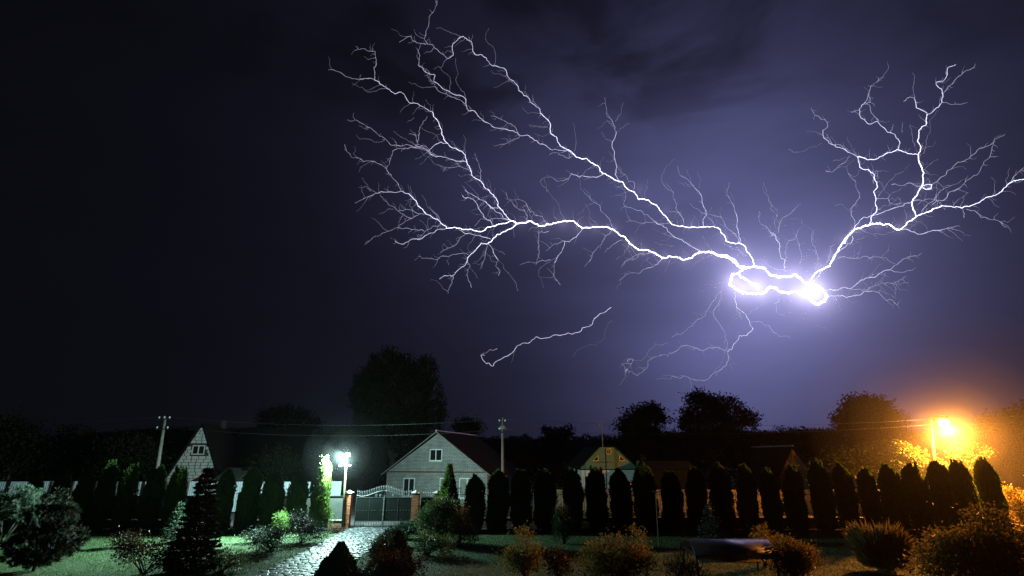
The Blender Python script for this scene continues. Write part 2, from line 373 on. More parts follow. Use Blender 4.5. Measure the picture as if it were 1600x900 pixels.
def stone_geo(c, poly):
    k = len(poly); h = rnd.uniform(.022, .05); tx, ty = rnd.uniform(-.06, .06), rnd.uniform(-.06, .06); v = []
    for (f, z) in ((1, 0), (.97, h * .6), (.8, h)):
        for p in poly:
            x, y = (p[0] - c[0]) * f, (p[1] - c[1]) * f; v.append((x, y, z + (tx * x + ty * y if z else 0)))
    v.append((0, 0, h * 1.12)); f_ = []
    for r_ in (0, 1):
        for i in range(k): f_.append((r_ * k + i, r_ * k + (i + 1) % k, (r_ + 1) * k + (i + 1) % k, (r_ + 1) * k + i))
    for i in range(k): f_.append((2 * k + i, 2 * k + (i + 1) % k, 3 * k))
    return v, f_
cells.sort(key=lambda c: (c[0][1] < 20.6, c[0][1]))
restv, restf = [], []
for n_, (c, poly) in enumerate(cells):
    v, f_ = stone_geo(c, poly)
    if n_ < 298: link('stone', raw_mesh('stone', v, f_, M['stone'], False), path, (c[0], c[1], .006))
    else:
        b = len(restv); restv += [(x + c[0], y + c[1], z + .006) for x, y, z in v]; restf += [tuple(b + i for i in q) for q in f_]
tag(link('stone_remainder', raw_mesh('stone_remainder', restv, restf, M['stone']), path), kind='stuff')

# ------------------------------------------------------------------ brick pillars
def brick_pillar(px, top_y, label, wide=.42, Y=YF - .05, parent=None):
    base = at(px, top_y, Y); h = base.z - .1; x0 = base.x
    root = empty('brick_pillar', (x0, Y, 0), 0, label, 'pillar', 'brick pillars of the garden fence') if parent is None else empty('brick_pillar', (x0, Y, 0))
    if parent is not None: root.parent = parent
    MB().box((0, 0, h / 2), (wide - .03, wide - .03, h)).build('mortar_core', M['mortar'], root)
    b = MB(); nrow = int(h / .1)
    for r_ in range(nrow):
        z = .05 + r_ * .1
        for (ax, ay) in ((1, 0), (-1, 0), (0, 1), (0, -1)):
            offs = (-.105, .105) if r_ % 2 else (-.16, 0.0, .16)
            wd = (.2, .2) if r_ % 2 else (.09, .2, .09)
            for o_, w_ in zip(offs, wd):
                j = rnd.uniform(-.004, .004)
                if ax: b.box((ax * (wide / 2 - .02 + j), o_, z), (.05, w_, .082))
                else: b.box((o_, ay * (wide / 2 - .02 + j), z), (w_, .05, .082))
    tag(b.build('bricks', M['brick'], root), kind='stuff')
    MB().prism([(-wide * .62, -wide * .62, h), (wide * .62, -wide * .62, h), (wide * .62, wide * .62, h), (-wide * .62, wide * .62, h)], (0, 0, .05)).lathe([(wide * .8, h + .05), (.05, h + .17)], n=4).build('cap', M['concrete'], root)
    return root
brick_pillar(545.5, 768, 'orange brick gate pillar beside the lit lamp post, left of the gate')
brick_pillar(650.5, 768, 'brick gate pillar at the right end of the metal gate')
brick_pillar(684, 768.5, 'brick pillar half hidden by the lit pointed thuja, right of the wicket')
brick_pillar(380, 769, 'brick fence pillar between thujas left of the gate, glowing orange brown')

# ------------------------------------------------------------------ double gate
gx0, gx1 = XF(554.5), XF(643.5); gw = gx1 - gx0; gc = (gx0 + gx1) / 2
gate = empty('metal_gate', (gc, YF, 0), 0, 'dark double metal gate with arched top and row of spear points', 'gate')
def ztop(u):                                             # u in -1..1 : height of the arched top rail
    a = abs(u); return at(600, 775, YF).z - .02 + .33 * (math.cos(min(1, a / .82) * math.pi) * .5 + .5) + (.07 * ((a - .82) / .18) if a > .82 else 0)
zp = at(600, 778, YF).z
rivet_me = MB().box((0, 0, 0), (.045, .03, .03)).mesh('rivet', M['ironlit'])
for sgn in (-1, 1):
    xa, xb = (-gw / 2 + .02, -.02) if sgn < 0 else (.02, gw / 2 - .02)
    MB().box(((xa + xb) / 2, 0, (.4 + zp) / 2), (xb - xa, .02, zp - .4)).build('panel', M['gatepanel'], gate)
    fr = MB()
    for x in (xa + .02, xb - .02): fr.box((x, -.012, (zp + .06) / 2 + .03), (.045, .05, zp))
    fr.box(((xa + xb) / 2, -.012, zp + .02), (xb - xa - .085, .045, .05)); fr.box(((xa + xb) / 2, -.012, .39), (xb - xa - .085, .045, .045)); fr.box(((xa + xb) / 2, -.012, .08), (xb - xa - .085, .045, .04))
    fr.box(((xa + xb) / 2, -.014, (zp + .4) / 2), (.03, .03, zp - .46))
    fr.build('leaf_frame', M['iron'], gate)
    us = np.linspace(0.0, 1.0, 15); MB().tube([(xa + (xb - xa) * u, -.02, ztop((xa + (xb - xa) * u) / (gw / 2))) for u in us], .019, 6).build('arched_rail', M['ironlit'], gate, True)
    for k in range(9):
        x = xa + .16 + (xb - xa - .32) * k / 8
        if k % 3 != 1 or sgn > 0: link('rivet', rivet_me, gate, (x, -.024, at(600, 797.5, YF).z))
    for k in range(5):                                   # scrolls under the arch
        x = xa + (xb - xa) * (.3 + .14 * k); zc = zp + .13; u = x / (gw / 2)
        if ztop(u) - zp < .26: continue
        MB().tube([(x + math.cos(a) * (.085 - a * .008), -.02, zc + math.sin(a) * (.085 - a * .008)) for a in np.linspace(0, 9, 22)], .012, 5).build('scroll', M['ironlit'], gate, True)
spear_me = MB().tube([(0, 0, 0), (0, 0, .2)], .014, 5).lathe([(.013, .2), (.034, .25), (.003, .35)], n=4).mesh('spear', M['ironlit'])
ns = 33
for k in range(ns):
    x = -gw / 2 + .08 + (gw - .16) * k / (ns - 1); z = ztop(x / (gw / 2))
    MB().tube([(x, -.01, zp + .04), (x, -.01, z)], .012, 5).build('upright', M['iron'], gate) if z > zp + .06 else None
    link('spear', spear_me, gate, (x, -.02, z - .02))
pick_me = MB().tube([(0, 0, 0), (0, 0, .24)], .019, 5).lathe([(.017, .24), (.03, .265), (.004, .31)], n=4).mesh('lower_picket', M['ironlit'])
for k in range(34): link('lower_picket', pick_me, gate, (-gw / 2 + .09 + (gw - .18) * k / 33, -.03, .06))
MB().box((0, -.045, zp / 2 + .1), (.05, .03, zp + .1)).build('closing_bar', M['ironlit'], gate)
for z in (.75, 1.05): MB().tube([(-.02, -.1, z), (.05, -.1, z), (.05, -.06, z)], .014, 6).build('handle', M['ironlit'], gate)
# wicket
wx0, wx1 = XF(657), XF(678.5)
wk = empty('wicket_gate', ((wx0 + wx1) / 2, YF, 0), 0, 'narrow dark wicket between the two brick pillars right of the gate', 'gate'); ww = wx1 - wx0
MB().box((0, 0, .95), (ww, .02, 1.5)).build('panel', M['gatepanel'], wk)
for z in (1.72, .2): MB().box((0, -.02, z), (ww, .04, .05)).build('rail', M['iron'], wk)
for k in range(8): link('spear', spear_me, wk, (-ww / 2 + .05 + (ww - .1) * k / 7, -.02, 1.72))

# ------------------------------------------------------------------ garden fence, left of the gate: metal sheets on a brick base
zt = at(480, 775.5, YF).z
fl = empty('sheet_fence', (XF(270), YF, 0), 0, 'grey sheet metal garden fence on a low brick base behind the left thujas', 'fence'); fx = XF(270)
def base_wall(root, xa, xb, h, capm):
    MB().box(((xa + xb) / 2, 0, h / 2), (xb - xa, .22, h)).build('base_wall', M['brickwall'], root)
    MB().box(((xa + xb) / 2, 0, h + .025), (xb - xa, .3, .05)).build('coping', capm, root)
M['brickwall'] = brickmat('brick_wall', (.2, .075, .04), (.14, .05, .028), (.1, .09, .08), .25, .077)
pan_x = [XF(p) for p in (-60, 0, 60, 120, 180, 240, 300, 362)] + [XF(395), XF(450), XF(492), XF(538)]
for a, b in zip(pan_x[:-1], pan_x[1:]):
    if abs(a - pan_x[7]) < .01: continue
    a, b = a - fx, b - fx
    base_wall(fl, a + .0, b - .0, .42, M['concrete'])
    MB().box(((a + b) / 2, .02, (.5 + zt) / 2), (b - a - .06, .016, zt - .5)).build('panel', M['fencepanel'], fl)
    MB().box(((a + b) / 2, -.015, zt + .015), (b - a - .02, .05, .04)).build('top_rail', M['iron'], fl)
    MB().box((a + .03, -.02, (zt + .47) / 2), (.05, .045, zt - .47)).build('post', M['iron'], fl)

# ------------------------------------------------------------------ garden fence, right of the gate: iron bars on a base
fr_x0, fr_x1 = XF(690), XF(1546); fcx = (fr_x0 + fr_x1) / 2
fi = empty('iron_fence', (fcx, YF, 0), 0, 'black iron bar garden fence on a low base behind the right thujas', 'fence')
zi, zb = at(1150, 769, YF).z, at(1150, 808.5, YF).z
base_wall(fi, fr_x0 - fcx, fr_x1 - fcx, zb - .05, M['concrete'])
bar_me = MB().tube([(0, 0, 0), (0, 0, zi - zb + .04)], .016, 5).mesh('bar', M['iron'])
nb = 236
for k in range(nb): link('bar', bar_me, fi, (fr_x0 - fcx + .1 + (fr_x1 - fr_x0 - .2) * k / (nb - 1), 0, zb - .02))
for z in (zb + .12, zi - .14): MB().box((0, -.025, z), (fr_x1 - fr_x0, .02, .035)).build('rail', M['iron'], fi)
ornm = MB()
k = fr_x0 + 1.0
while k < fr_x1:
    x = k - fcx
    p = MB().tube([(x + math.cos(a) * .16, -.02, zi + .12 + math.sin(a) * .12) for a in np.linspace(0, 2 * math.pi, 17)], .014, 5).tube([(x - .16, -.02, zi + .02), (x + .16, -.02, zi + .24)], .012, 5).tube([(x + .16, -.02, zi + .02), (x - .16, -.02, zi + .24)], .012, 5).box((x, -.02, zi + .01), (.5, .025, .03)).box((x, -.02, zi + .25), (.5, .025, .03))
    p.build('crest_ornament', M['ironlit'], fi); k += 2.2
for px in (1066, 1160, 1420): MB().box((XF(px) - fcx, .03, (zi + .1) / 2), (.09, .09, zi + .1)).build('post', M['iron'], fi)

# ------------------------------------------------------------------ fences across the street
YO = 43.0; zo = at(300, 752.5, YO).z
of = empty('pale_fence', (XF(260, YO), YO, 0), 0, 'pale metal sheet fence across the street at the left', 'fence'); ox = XF(260, YO)
px_ = -70
while px_ < 528:
    wpx = rnd.choice((34, 37, 40)); a, b = XF(px_, YO) - ox, XF(min(px_ + wpx, 530), YO) - ox
    dz = rnd.uniform(-.02, .02)
    mbp = MB(); k = max(6, int((b - a) / .16)); pts = []
    for i in range(k * 2 + 1): pts.append((a + .03 + (b - a - .06) * i / (k * 2), (.018 if i % 2 else 0)))
    for i in range(len(pts) - 1):
        (xa, ya), (xb, yb) = pts[i], pts[i + 1]; n_ = len(mbp.v); mbp.v += [Vector((xa, ya, .1)), Vector((xb, yb, .1)), Vector((xb, yb, zo + dz)), Vector((xa, ya, zo + dz))]; mbp.f.append((n_, n_ + 1, n_ + 2, n_ + 3))
    mbp.build('panel', M['farpanel'], of)
    MB().box((a, -.06, zo / 2), (.1, .08, zo + .04)).build('post', M['pole' if rnd.random() < .5 else 'iron'], of)
    px_ += wpx
wb = at(50, 766, 41.8)
tag(MB().box((0, 0, 0), (.26, .16, .36)).prism([(-.16, -.11, .18), (.16, -.11, .18), (.13, .1, .25), (-.13, .1, .25)], (0, 0, .02)).tube([(0, .02, -.18), (0, .02, -wb.z)], .03, 6).build('letter_box', M['white'], loc=(wb.x, wb.y, wb.z)), 'small white box on a stake before the pale fence, far left', 'letter box')
oc = XF(1150, YO)
oh = empty('board_fence', (oc, YO, 0), 0, 'board fence across the street, lit orange between the right thujas', 'fence'); zo2 = at(1150, 766, YO).z
bw = .62; x = XF(845, YO)
while x < XF(1680, YO):
    MB().box((x - oc, rnd.uniform(-.012, .012), .05 + (zo2 + rnd.uniform(-.03, .03)) / 2), (bw - .015, .03, zo2)).build('board', M['farboard'], oh); x += bw
MB().box((XF(1260, YO) - oc, .05, zo2 * .8), (XF(1680, YO) - XF(845, YO), .05, .09)).build('rail', M['wood'], oh)

# ------------------------------------------------------------------ houses
def window(root, x, z, w_, h_, y=-.02, mull=.5, name='window', fm='white', pane='glass', sill=True):
    f = MB()
    t = .075
    f.box((x - w_ / 2 + t / 2, y, z), (t, .09, h_)).box((x + w_ / 2 - t / 2, y, z), (t, .09, h_))
    f.box((x, y, z + h_ / 2 - t / 2), (w_ - 2 * t, .088, t)).box((x, y, z - h_ / 2 + t / 2), (w_ - 2 * t, .088, t)).box((x - w_ / 2 + w_ * mull, y - .003, z), (t, .09, h_ - 2 * t))
    o = f.build(name, M[fm], root)
    a, b, m_ = x - w_ / 2 + t, x + w_ / 2 - t, x - w_ / 2 + w_ * mull
    for (p, q) in ((a, m_ - t / 2), (m_ + t / 2, b)): MB().box(((p + q) / 2, y + .025, z), (q - p, .012, h_ - 2 * t)).build('pane', M[pane], o)
    if sill: MB().box((x, y - .05, z - h_ / 2 - .025), (w_ + .1, .16, .04)).build('sill', M['white'], o)
    return o
def roof_slab(mb, p0, p1, L, th=.14):
    # slope edge p0 (eave) -> p1 (ridge) in the xz plane, swept along +y by L from y=-.35
    d = Vector((p1[0] - p0[0], 0, p1[1] - p0[1])).normalized(); nrm = Vector((-d.z, 0, d.x))
    if nrm.z < 0: nrm = -nrm
    a, b = Vector((p0[0], -.35, p0[1])), Vector((p1[0], -.35, p1[1]))
    mb.prism([a, b, b + nrm * th, a + nrm * th], (0, L + .7, 0)); return mb

# white brick house behind the gate
c = at(681, 738, 50); HW, HE = 9.9, c.z; HA = at(681, 676, 50).z; HL = 10.5
wh = empty('white_house', (c.x, 50, 0), R(-15), 'white brick house with wide gable behind the gate', 'house')
MB().prism([(-HW / 2, 0, 0), (HW / 2, 0, 0), (HW / 2, 0, HE), (0, 0, HA - .12), (-HW / 2, 0, HE)], (0, HL, 0)).build('wall', M['wbrick'], wh)
sl = (HA - HE) / (HW / 2)
rf = roof_slab(roof_slab(MB(), (-HW / 2 - .45, HE - .45 * sl), (0, HA), HL), (HW / 2 + .45, HE - .45 * sl), (0, HA), HL).build('roof', M['roofdark'], wh)
MB().tube([(0, -.38, HA + .16), (0, HL + .38, HA + .16)], .09, 6).build('ridge_cap', M['ridge'], rf)
MB().box((0, -.03, HE + .02), (HW, .07, .14)).build('trim_band', M['redtrim'], wh)
for s_ in (-1, 1): MB().tube([(s_ * (HW / 2 + .42), -.37, HE - .36 * sl), (0, -.37, HA + .06)], .05, 4).build('barge_board', M['pole'], wh)
zw1 = at(679, 711, 50).z; window(wh, -.05, zw1, 1.25, 1.05)
zw2 = at(640, 762, 50).z
window(wh, -2.6, zw2, 1.15, 1.6); window(wh, 1.15, zw2, 1.4, 1.7, pane='curtain'); window(wh, 3.1, zw2, 1.5, 1.7, pane='curtain')
MB().box((HW / 2 + .06, .1, HE / 2), (.14, .14, HE - .1)).build('down_pipe', M['redtrim'], wh)

# block gable house at the left
YB = 50; apex = at(318, 662, YB); b0, b1 = at(284, 738, YB), at(350, 738, YB)
bh = empty('block_house', (apex.x, YB, 0), R(15), 'steep gabled house of pale grey blocks behind the left thujas', 'house')
gh, gb = apex.z, b0.z; half = (b1.x - b0.x) / 2 / math.cos(R(16)) * .96; slp = half / (gh - gb)
zlow = 1.7; halfl = slp * (gh - zlow)
MB().prism([(-halfl, .06, zlow), (halfl, .06, zlow), (0, .06, gh - .05)], (0, 9, 0)).build('wall', M['mortar'], bh)
MB().prism([(-halfl + .2, .06, 0), (halfl - .2, .06, 0), (halfl - .2, .06, zlow), (-halfl + .2, .06, zlow)], (0, 9, 0)).build('lower_wall', M['mortar'], bh)
z = zlow; r_ = 0
win = (-.02, at(320, 703, YB).z, 1.05, .82)
while z < gh - .1:
    x = -halfl - .6 + (.3 if r_ % 2 else 0)
    while x < halfl:
        wd = rnd.choice((.6, .6, .58, .45))
        q = [(x + .035, z + .018), (x + wd - .035, z + .018), (x + wd - .035, z + .262), (x + .035, z + .262)]
        q = clip(q, 1, slp, slp * gh); q = clip(q, -1, slp, slp * gh)
        inw = abs(x + wd / 2 - win[0]) < (win[2] + .25) / 2 and abs(z + .14 - win[1]) < (win[3] + .1) / 2
        if len(q) >= 3 and area(q) > .008 and not inw:
            jy = rnd.uniform(-.02, .02); MB().prism([(a, jy, b) for a, b in q], (0, .07 - jy, 0)).build('block', M['block'], bh)
        x += wd
    z += .28; r_ += 1
window(bh, *win, y=-.01, sill=False)
rf = roof_slab(roof_slab(MB(), (-halfl - .3, zlow - .3 / slp), (0, gh + .02), 9.5), (halfl + .3, zlow - .3 / slp), (0, gh + .02), 9.5).build('roof', M['roofdark'], bh)
MB().box((.3, 6, gh + .25), (.45, .45, .8)).build('chimney', M['mortar'], rf)
# big dark barn roof running right behind the block house
bn = at(425, 700, 60)
ba = empty('barn', (bn.x, 60, 0), R(0), 'long dark barn with hipped roof right of the block house', 'barn')
x0, x1, xr0, xr1 = at(335, 735, 60).x - bn.x, at(520, 735, 60).x - bn.x, at(350, 668, 60).x - bn.x, at(484, 667, 60).x - bn.x; ze, zr = at(400, 735, 60).z, at(400, 668, 64).z
MB().box(((x0 + x1) / 2, 4, ze / 2), (x1 - x0 - .6, 8, ze)).build('wall', M['roofdark'], ba)
ro = raw_mesh('roof', [(x0, -.4, ze), (x1, -.4, ze), (x1, 8.4, ze), (x0, 8.4, ze), (xr0, 4, zr), (xr1, 4, zr)], [(0, 1, 5, 4), (1, 2, 5), (2, 3, 4, 5), (3, 0, 4), (3, 2, 1, 0)], M['roofdark']); link('roof', ro, ba)
# lean-to
lt = at(357, 741, 46)
ln = empty('lean_to_shed', (lt.x, 46, 0), R(-6), 'low grey lean-to shed below the block house gable', 'shed')
MB().box((0, 1.2, lt.z / 2 - .2), (2.1, 2.2, lt.z - .4)).build('wall', M['mortar'], ln)
MB().prism([(-1.15, -.1, lt.z - .42), (1.15, -.1, lt.z - .42), (1.15, 1.6, lt.z + .42), (-1.15, 1.6, lt.z + .42)], (0, 0, .07)).build('roof', M['fencepanel'], ln)

# house with green boarded pediment
YGn = 52; gcx = at(951, 733, YGn); ze, zt_ = gcx.z, at(951, 699, YGn).z
gr = empty('green_gable_house', (gcx.x, YGn, 0), R(3), 'small white house with green boarded pediment and yellow-framed openings', 'house')
hw = (at(992, 733, YGn).x - at(908, 733, YGn).x) / 2; he = (at(998, 733, YGn).x - at(903, 733, YGn).x) / 2; ht = (at(963, 699, YGn).x - at(938, 699, YGn).x) / 2
MB().box((0, 4, ze / 2), (hw * 2, 8, ze)).build('wall', M['plaster'], gr)
MB().prism([(-he, .05, ze), (he, .05, ze), (ht, .05, zt_), (-ht, .05, zt_)], (0, 8, 0)).build('pediment_core', M['roofdark'], gr)
ks = (he - ht) / (zt_ - ze)
for s_ in (-1, 1):
    for k in range(-8, 16):
        # diagonal boards mirrored about the centre
        cx_ = k * .3; q = [(cx_, -.2), (cx_ + .27, -.2), (cx_ + .27 + 2.4, 2.8), (cx_ + 2.4, 2.8)]
        q = clip(q, -1, 0, 0.0); q = clip(q, 0, -1, 0); q = clip(q, 0, 1, zt_ - ze); q = clip(q, 1, ks, he)
        if len(q) >= 3 and area(q) > .01:
            pts = [(s_ * a, rnd.uniform(-.004, .004), ze + b) for a, b in q]; MB().prism(pts, (0, .045, 0)).build('board', M['green'], gr)
rfm = MB()
for s_ in (-1, 1): rfm.prism([(s_ * he, -.12, ze - .02), (s_ * ht, -.12, zt_ + .03), (s_ * ht, -.12, zt_ + .13), (s_ * (he + .12), -.12, ze - .02)], (0, 8.3, 0))
rfm.prism([(-ht, -.12, zt_ + .03), (ht, -.12, zt_ + .03), (ht, -.12, zt_ + .13), (-ht, -.12, zt_ + .13)], (0, 8.3, 0))
rfm.build('roof', M['roofdark'], gr)
MB().box((0, -.06, ze - .02), (he * 2, .16, .1)).build('trim_band', M['roofdark'], gr)
def ring(name, pts, y, t, m_, parent):
    mb = MB(); cx_ = sum(p[0] for p in pts) / len(pts); cz_ = sum(p[1] for p in pts) / len(pts)
    inn = [(cx_ + (p[0] - cx_) * t, cz_ + (p[1] - cz_) * t) for p in pts]
    for i in range(len(pts)):
        j = (i + 1) % len(pts); mb.prism([(pts[i][0], y, pts[i][1]), (pts[j][0], y, pts[j][1]), (inn[j][0], y, inn[j][1]), (inn[i][0], y, inn[i][1])], (0, .06, 0))
    o = mb.build(name, M[m_], parent); MB().prism([(a, y + .03, b) for a, b in inn], (0, .02, 0)).build('pane', M['glass'], o); return o
def L2(px, py): p = at(px, py, YGn); return (p.x - gcx.x, p.z)
ring('window', [L2(924.5, 720.5), L2(935, 720.5), L2(935, 710)], -.06, .62, 'yellow', gr)
ring('window', [L2(967.5, 720.5), L2(978, 720.5), L2(967.5, 710)], -.06, .62, 'yellow', gr)
hx = ring('window', [(L2(951, 705.5)[0] + .33 * math.cos(a), L2(951, 705.5)[1] + .33 * math.sin(a)) for a in np.arange(6) * math.pi / 3], -.06, .68, 'yellow', gr)
for k in range(3):
    a = k * math.pi / 3 + R(30); cxx, czz = L2(951, 705.5); MB().tube([(cxx - .2 * math.cos(a), -.05, czz - .2 * math.sin(a)), (cxx + .2 * math.cos(a), -.05, czz + .2 * math.sin(a))], .02, 4).build('glazing_bar', M['yellow'], hx)
px0 = L2(985, 757); mt = MB().box((px0[0], -.05, px0[1]), (.34, .1, .42)).build('meter_box', M['roofdark'], gr)
MB().lathe([(.07, 0), (.07, .03), (.03, .05)], n=10).build('indicator_light', emat('red_indicator', (1, .06, .05), 1.6), mt, loc=(px0[0], -.14, px0[1] + .02))
MB().box((px0[0] + .3, -.04, px0[1] - .1), (.14, .05, .5)).build('door_frame', M['white'], gr)
window(gr, L2(918, 750)[0], L2(918, 752)[1], .7, 1.0, fm='white'); window(gr, L2(960, 752)[0], L2(960, 752)[1], 1.0, 1.1)
mst = at(940, 656, 50.8)
am = empty('antenna_mast', (at(943, 735, 50.8).x, 50.8, 0), 0, 'thin antenna mast before the green pediment', 'antenna')
MB().tube([(0, 0, 0), (mst.x - am.location.x, 0, mst.z)], [.05, .03], 6).build('mast', M['pole'], am)
bxx = at(937, 722, 50.8); MB().tube([(bxx.x - am.location.x - .35, 0, bxx.z), (bxx.x - am.location.x + .75, 0, bxx.z)], .035, 6).build('cross_bar', M['iron'], am)
bx2 = at(938, 664, 50.8); MB().box((bx2.x - am.location.x - .1, 0, bx2.z), (.14, .14, .34)).build('antenna_head', M['pole'], am)
p2 = at(946, 701, 50.9); p3 = at(948, 770, 50.9)
tag(MB().tube([(0, 0, 0), (p2.x - p3.x, 0, p2.z)], .06, 6).build('iron_post', M['iron'], loc=(p3.x, 50.9, 0)), 'dark slim post in front of the white wall under the pediment', 'post')

# added black block beside it, shading the green house from the orange lamp
sp_ = at(1052, 735, 49.5); zs = at(1052, 733, 49.5).z; zsr = at(1052, 720, 49.5).z; hs = (at(1088, 733, 49.5).x - at(1016, 733, 49.5).x) / 2
sd_ = empty('added_light_blocker', (sp_.x, 49.5, 0), 0, 'added black light blocker close right of the green pediment house', 'shed')
MB().box((0, 2, zs / 2), (hs * 2 - .3, 4, zs)).build('wall', M['roofdark'], sd_)
MB().prism([(-hs, -.2, zs), (-hs, 4.2, zs), (-hs, 2, zsr)], (hs * 2, 0, 0)).build('roof', M['roofdark'], sd_)

# weathered wooden house at the right
YW = 58; wa = at(1236, 699, YW); wb_ = at(1236, 740, YW)
wd = empty('wooden_house', (wa.x, YW, 0), R(8), 'weathered house with grey vertical board gable behind the right thujas', 'house')
whf = (at(1262, 740, YW).x - at(1206, 740, YW).x) / 2; k_ = whf / (wa.z - wb_.z)
MB().prism([(-whf, .05, 0), (whf, .05, 0), (whf, .05, wb_.z), (0, .05, wa.z - .05), (-whf, .05, wb_.z)], (0, 7, 0)).build('wall', M['roofdark'], wd)
x = -whf
while x < whf - .02:
    q = [(x + .006, .2), (x + .2, .2), (x + .2, 20), (x + .006, 20)]; q = clip(q, 1, k_, k_ * wa.z); q = clip(q, -1, k_, k_ * wa.z)
    if len(q) > 2: jy = rnd.uniform(-.012, .012); MB().prism([(a, jy, b) for a, b in q], (0, .045 - jy, 0)).build('board', M['wood'], wd)
    x += .206
rf = roof_slab(roof_slab(MB(), (-whf - .4, wb_.z - .4 / k_), (0, wa.z), 7), (whf + .4, wb_.z - .4 / k_), (0, wa.z), 7).build('roof', M['roofdark'], wd)
MB().tube([(0, -.38, wa.z + .15), (0, 7.4, wa.z + .15)], .08, 6).build('ridge_cap', M['ridge'], rf)
MB().box((.25, -.02, at(1240, 727, YW).z), (.8, .05, .12)).build('hatch_sill', M['concrete'], wd)

# ------------------------------------------------------------------ poles, lamps, cables
def pole_pts(top, low, Y):
    a, b = at(*top, Y), at(*low, Y); d = (b - a); t = (0 - a.z) / d.z; return a, a + d * t
ta, tb = pole_pts((258, 653), (247.5, 722), 41.0)
lp = empty('utility_pole', (tb.x, tb.y, 0), 0, 'leaning pale concrete utility pole at the left with insulators', 'utility pole', 'poles of the overhead line')
MB().tube([(0, 0, 0), ta - tb], [.17, .1], 8).build('shaft', M['pole'], lp, True)
def insulators(root, base, spots, armw):
    for dz in (0, -.75): MB().box(base + Vector((0, -.1, dz - .1)), (armw, .07, .07)).build('cross_arm', M['iron'], root)
    for (dx, dz) in spots: MB().lathe([(.02, 0), (.02, .06), (.065, .08), (.07, .15), (.03, .19)], base + Vector((dx, -.1, dz - .08)), 8).build('insulator', M['white'], root, True)
insulators(lp, ta - tb, ((-.4, 0), (0, .02), (.4, 0), (-.4, -.75), (.4, -.75)), 1.0)
ma, mb_ = pole_pts((785, 663), (785.5, 735), 41.0)
mp_ = empty('utility_pole', (mb_.x, mb_.y, 0), 0, 'utility pole with fittings right of the white house', 'utility pole', 'poles of the overhead line')
MB().tube([(0, 0, 0), ma - mb_], [.13, .08], 8).build('shaft', M['pole'], mp_, True)
hd = ma - mb_
MB().box(hd + Vector((0, -.14, -.25)), (.36, .26, .26)).build('junction_box', M['pole'], mp_)
MB().tube([hd + Vector((0, 0, -.1)), hd + Vector((.02, 0, .5))], .04, 6).build('spike', M['pole'], mp_)
insulators(mp_, hd + Vector((0, 0, .25)), ((-.22, 0), (.22, 0), (-.22, -.6), (.25, -.55)), .6)

LA, LB = pole_pts((1459, 661), (1464, 735), 40.0)
ol = empty('street_lamp', (LB.x, LB.y, 0), 0, 'orange glowing street lamp on a pole above the right thujas', 'street lamp')
MB().tube([(0, 0, 0), LA - LB + Vector((0, .2, .35))], [.13, .09], 8).build('pole', M['bark'], ol, True)
lh = LA - LB
MB().tube([lh + Vector((0, .2, .25)), lh + Vector((-.02, -.05, .5)), lh + Vector((-.04, -.95, .42))], .04, 6).build('arm', M['iron'], ol, True)
MB().lathe([(.3, .16), (.32, .2), (.2, .32), (.06, .4)], lh + Vector((-.04, -1.0, .08)), 14).build('hood', M['iron'], ol, True)
bulb_c = lh + Vector((-.04, -1.0, -.02))
MB().lathe([(.02, -.34), (.2, -.28), (.32, -.1), (.33, .06), (.24, .16)], bulb_c, 14).build('bulb', emat('sodium_glow', (1.0, .55, .16), 80), ol, True)
for nm, kd, pw, dz in (('sodium_light', 'SPOT', ORANGE_W, -.42), ('sodium_globe_light', 'POINT', ORANGE_GLOBE, -.4)):   # hooded downlight and the glowing globe
    ld = bpy.data.lights.new(nm, kd); ld.energy = pw; ld.color = (1.0, .32, .04); ld.shadow_soft_size = .2
    lo = bpy.data.objects.new(nm, ld); col.objects.link(lo); lo.parent = ol; lo.location = bulb_c + Vector((0, -.1, dz))
    if kd == 'SPOT': ld.spot_size = R(180); ld.spot_blend = .45; lo.rotation_euler = Vector((0, .35, .94)).to_track_quat('Z', 'Y').to_euler()

Ea, Eb = pole_pts((541.5, 716), (535, 822), 33.7)
el = empty('flood_lamp_post', (Eb.x, Eb.y, 0), 0, 'slim lamp post with brilliant white floodlight beside the gate', 'lamp post')
MB().tube([(0, 0, 0), Ea - Eb], [.07, .055], 8).build('pole', M['polegreen'], el, True)
eh = Ea - Eb
q = at(543.5, 711, 33.55) - Eb
MB().box(q + Vector((0, .1, .05)), (.3, .12, .24)).build('lamp_housing', M['iron'], el)
MB().lathe([(.03, -.14), (.11, -.1), (.15, 0), (.11, .1), (.03, .14)], q + Vector((0, -.18, 0)), 12).build('floodlight', emat('led_glow', (.8, 1.0, .97), 60), el, True)
q_led = q.copy(); q2 = at(538.5, 721, 33.5) - Eb
MB().lathe([(.02, -.09), (.08, -.05), (.09, .02), (.04, .09)], q2, 10).build('second_lamp', emat('led_glow_small', (.75, 1.0, .97), 14), el, True)
MB().box(eh + Vector((0, -.05, -.4)), (.62, .05, .05)).build('cross_arm', M['iron'], el)
for s_ in (-.3, .3): MB().box(eh + Vector((s_, -.1, -.42)), (.12, .2, .1)).build('camera_housing', M['pole'], el)
for nm, pos, pw, aim, size, bl in (('flood_light', q + Vector((0, -.62, .02)), LED_MAIN, (-.86, -.42, -.26), 118, 1.0), ('street_side_light', q + Vector((-.1, .6, .1)), LED_STREET, (-.42, .88, -.2), 150, .5), ('small_light', q2 + Vector((.05, -.3, 0)), LED_SMALL, None, 0, 0)):
    ld = bpy.data.lights.new(nm, 'SPOT' if aim else 'POINT'); ld.energy = pw; ld.color = (.62, 1.0, .92); ld.shadow_soft_size = .09
    lo = bpy.data.objects.new(nm, ld); col.objects.link(lo); lo.parent = el; lo.location = pos
    if aim: ld.spot_size = R(size); ld.spot_blend = bl; lo.rotation_euler = (-Vector(aim)).to_track_quat('Z', 'Y').to_euler()

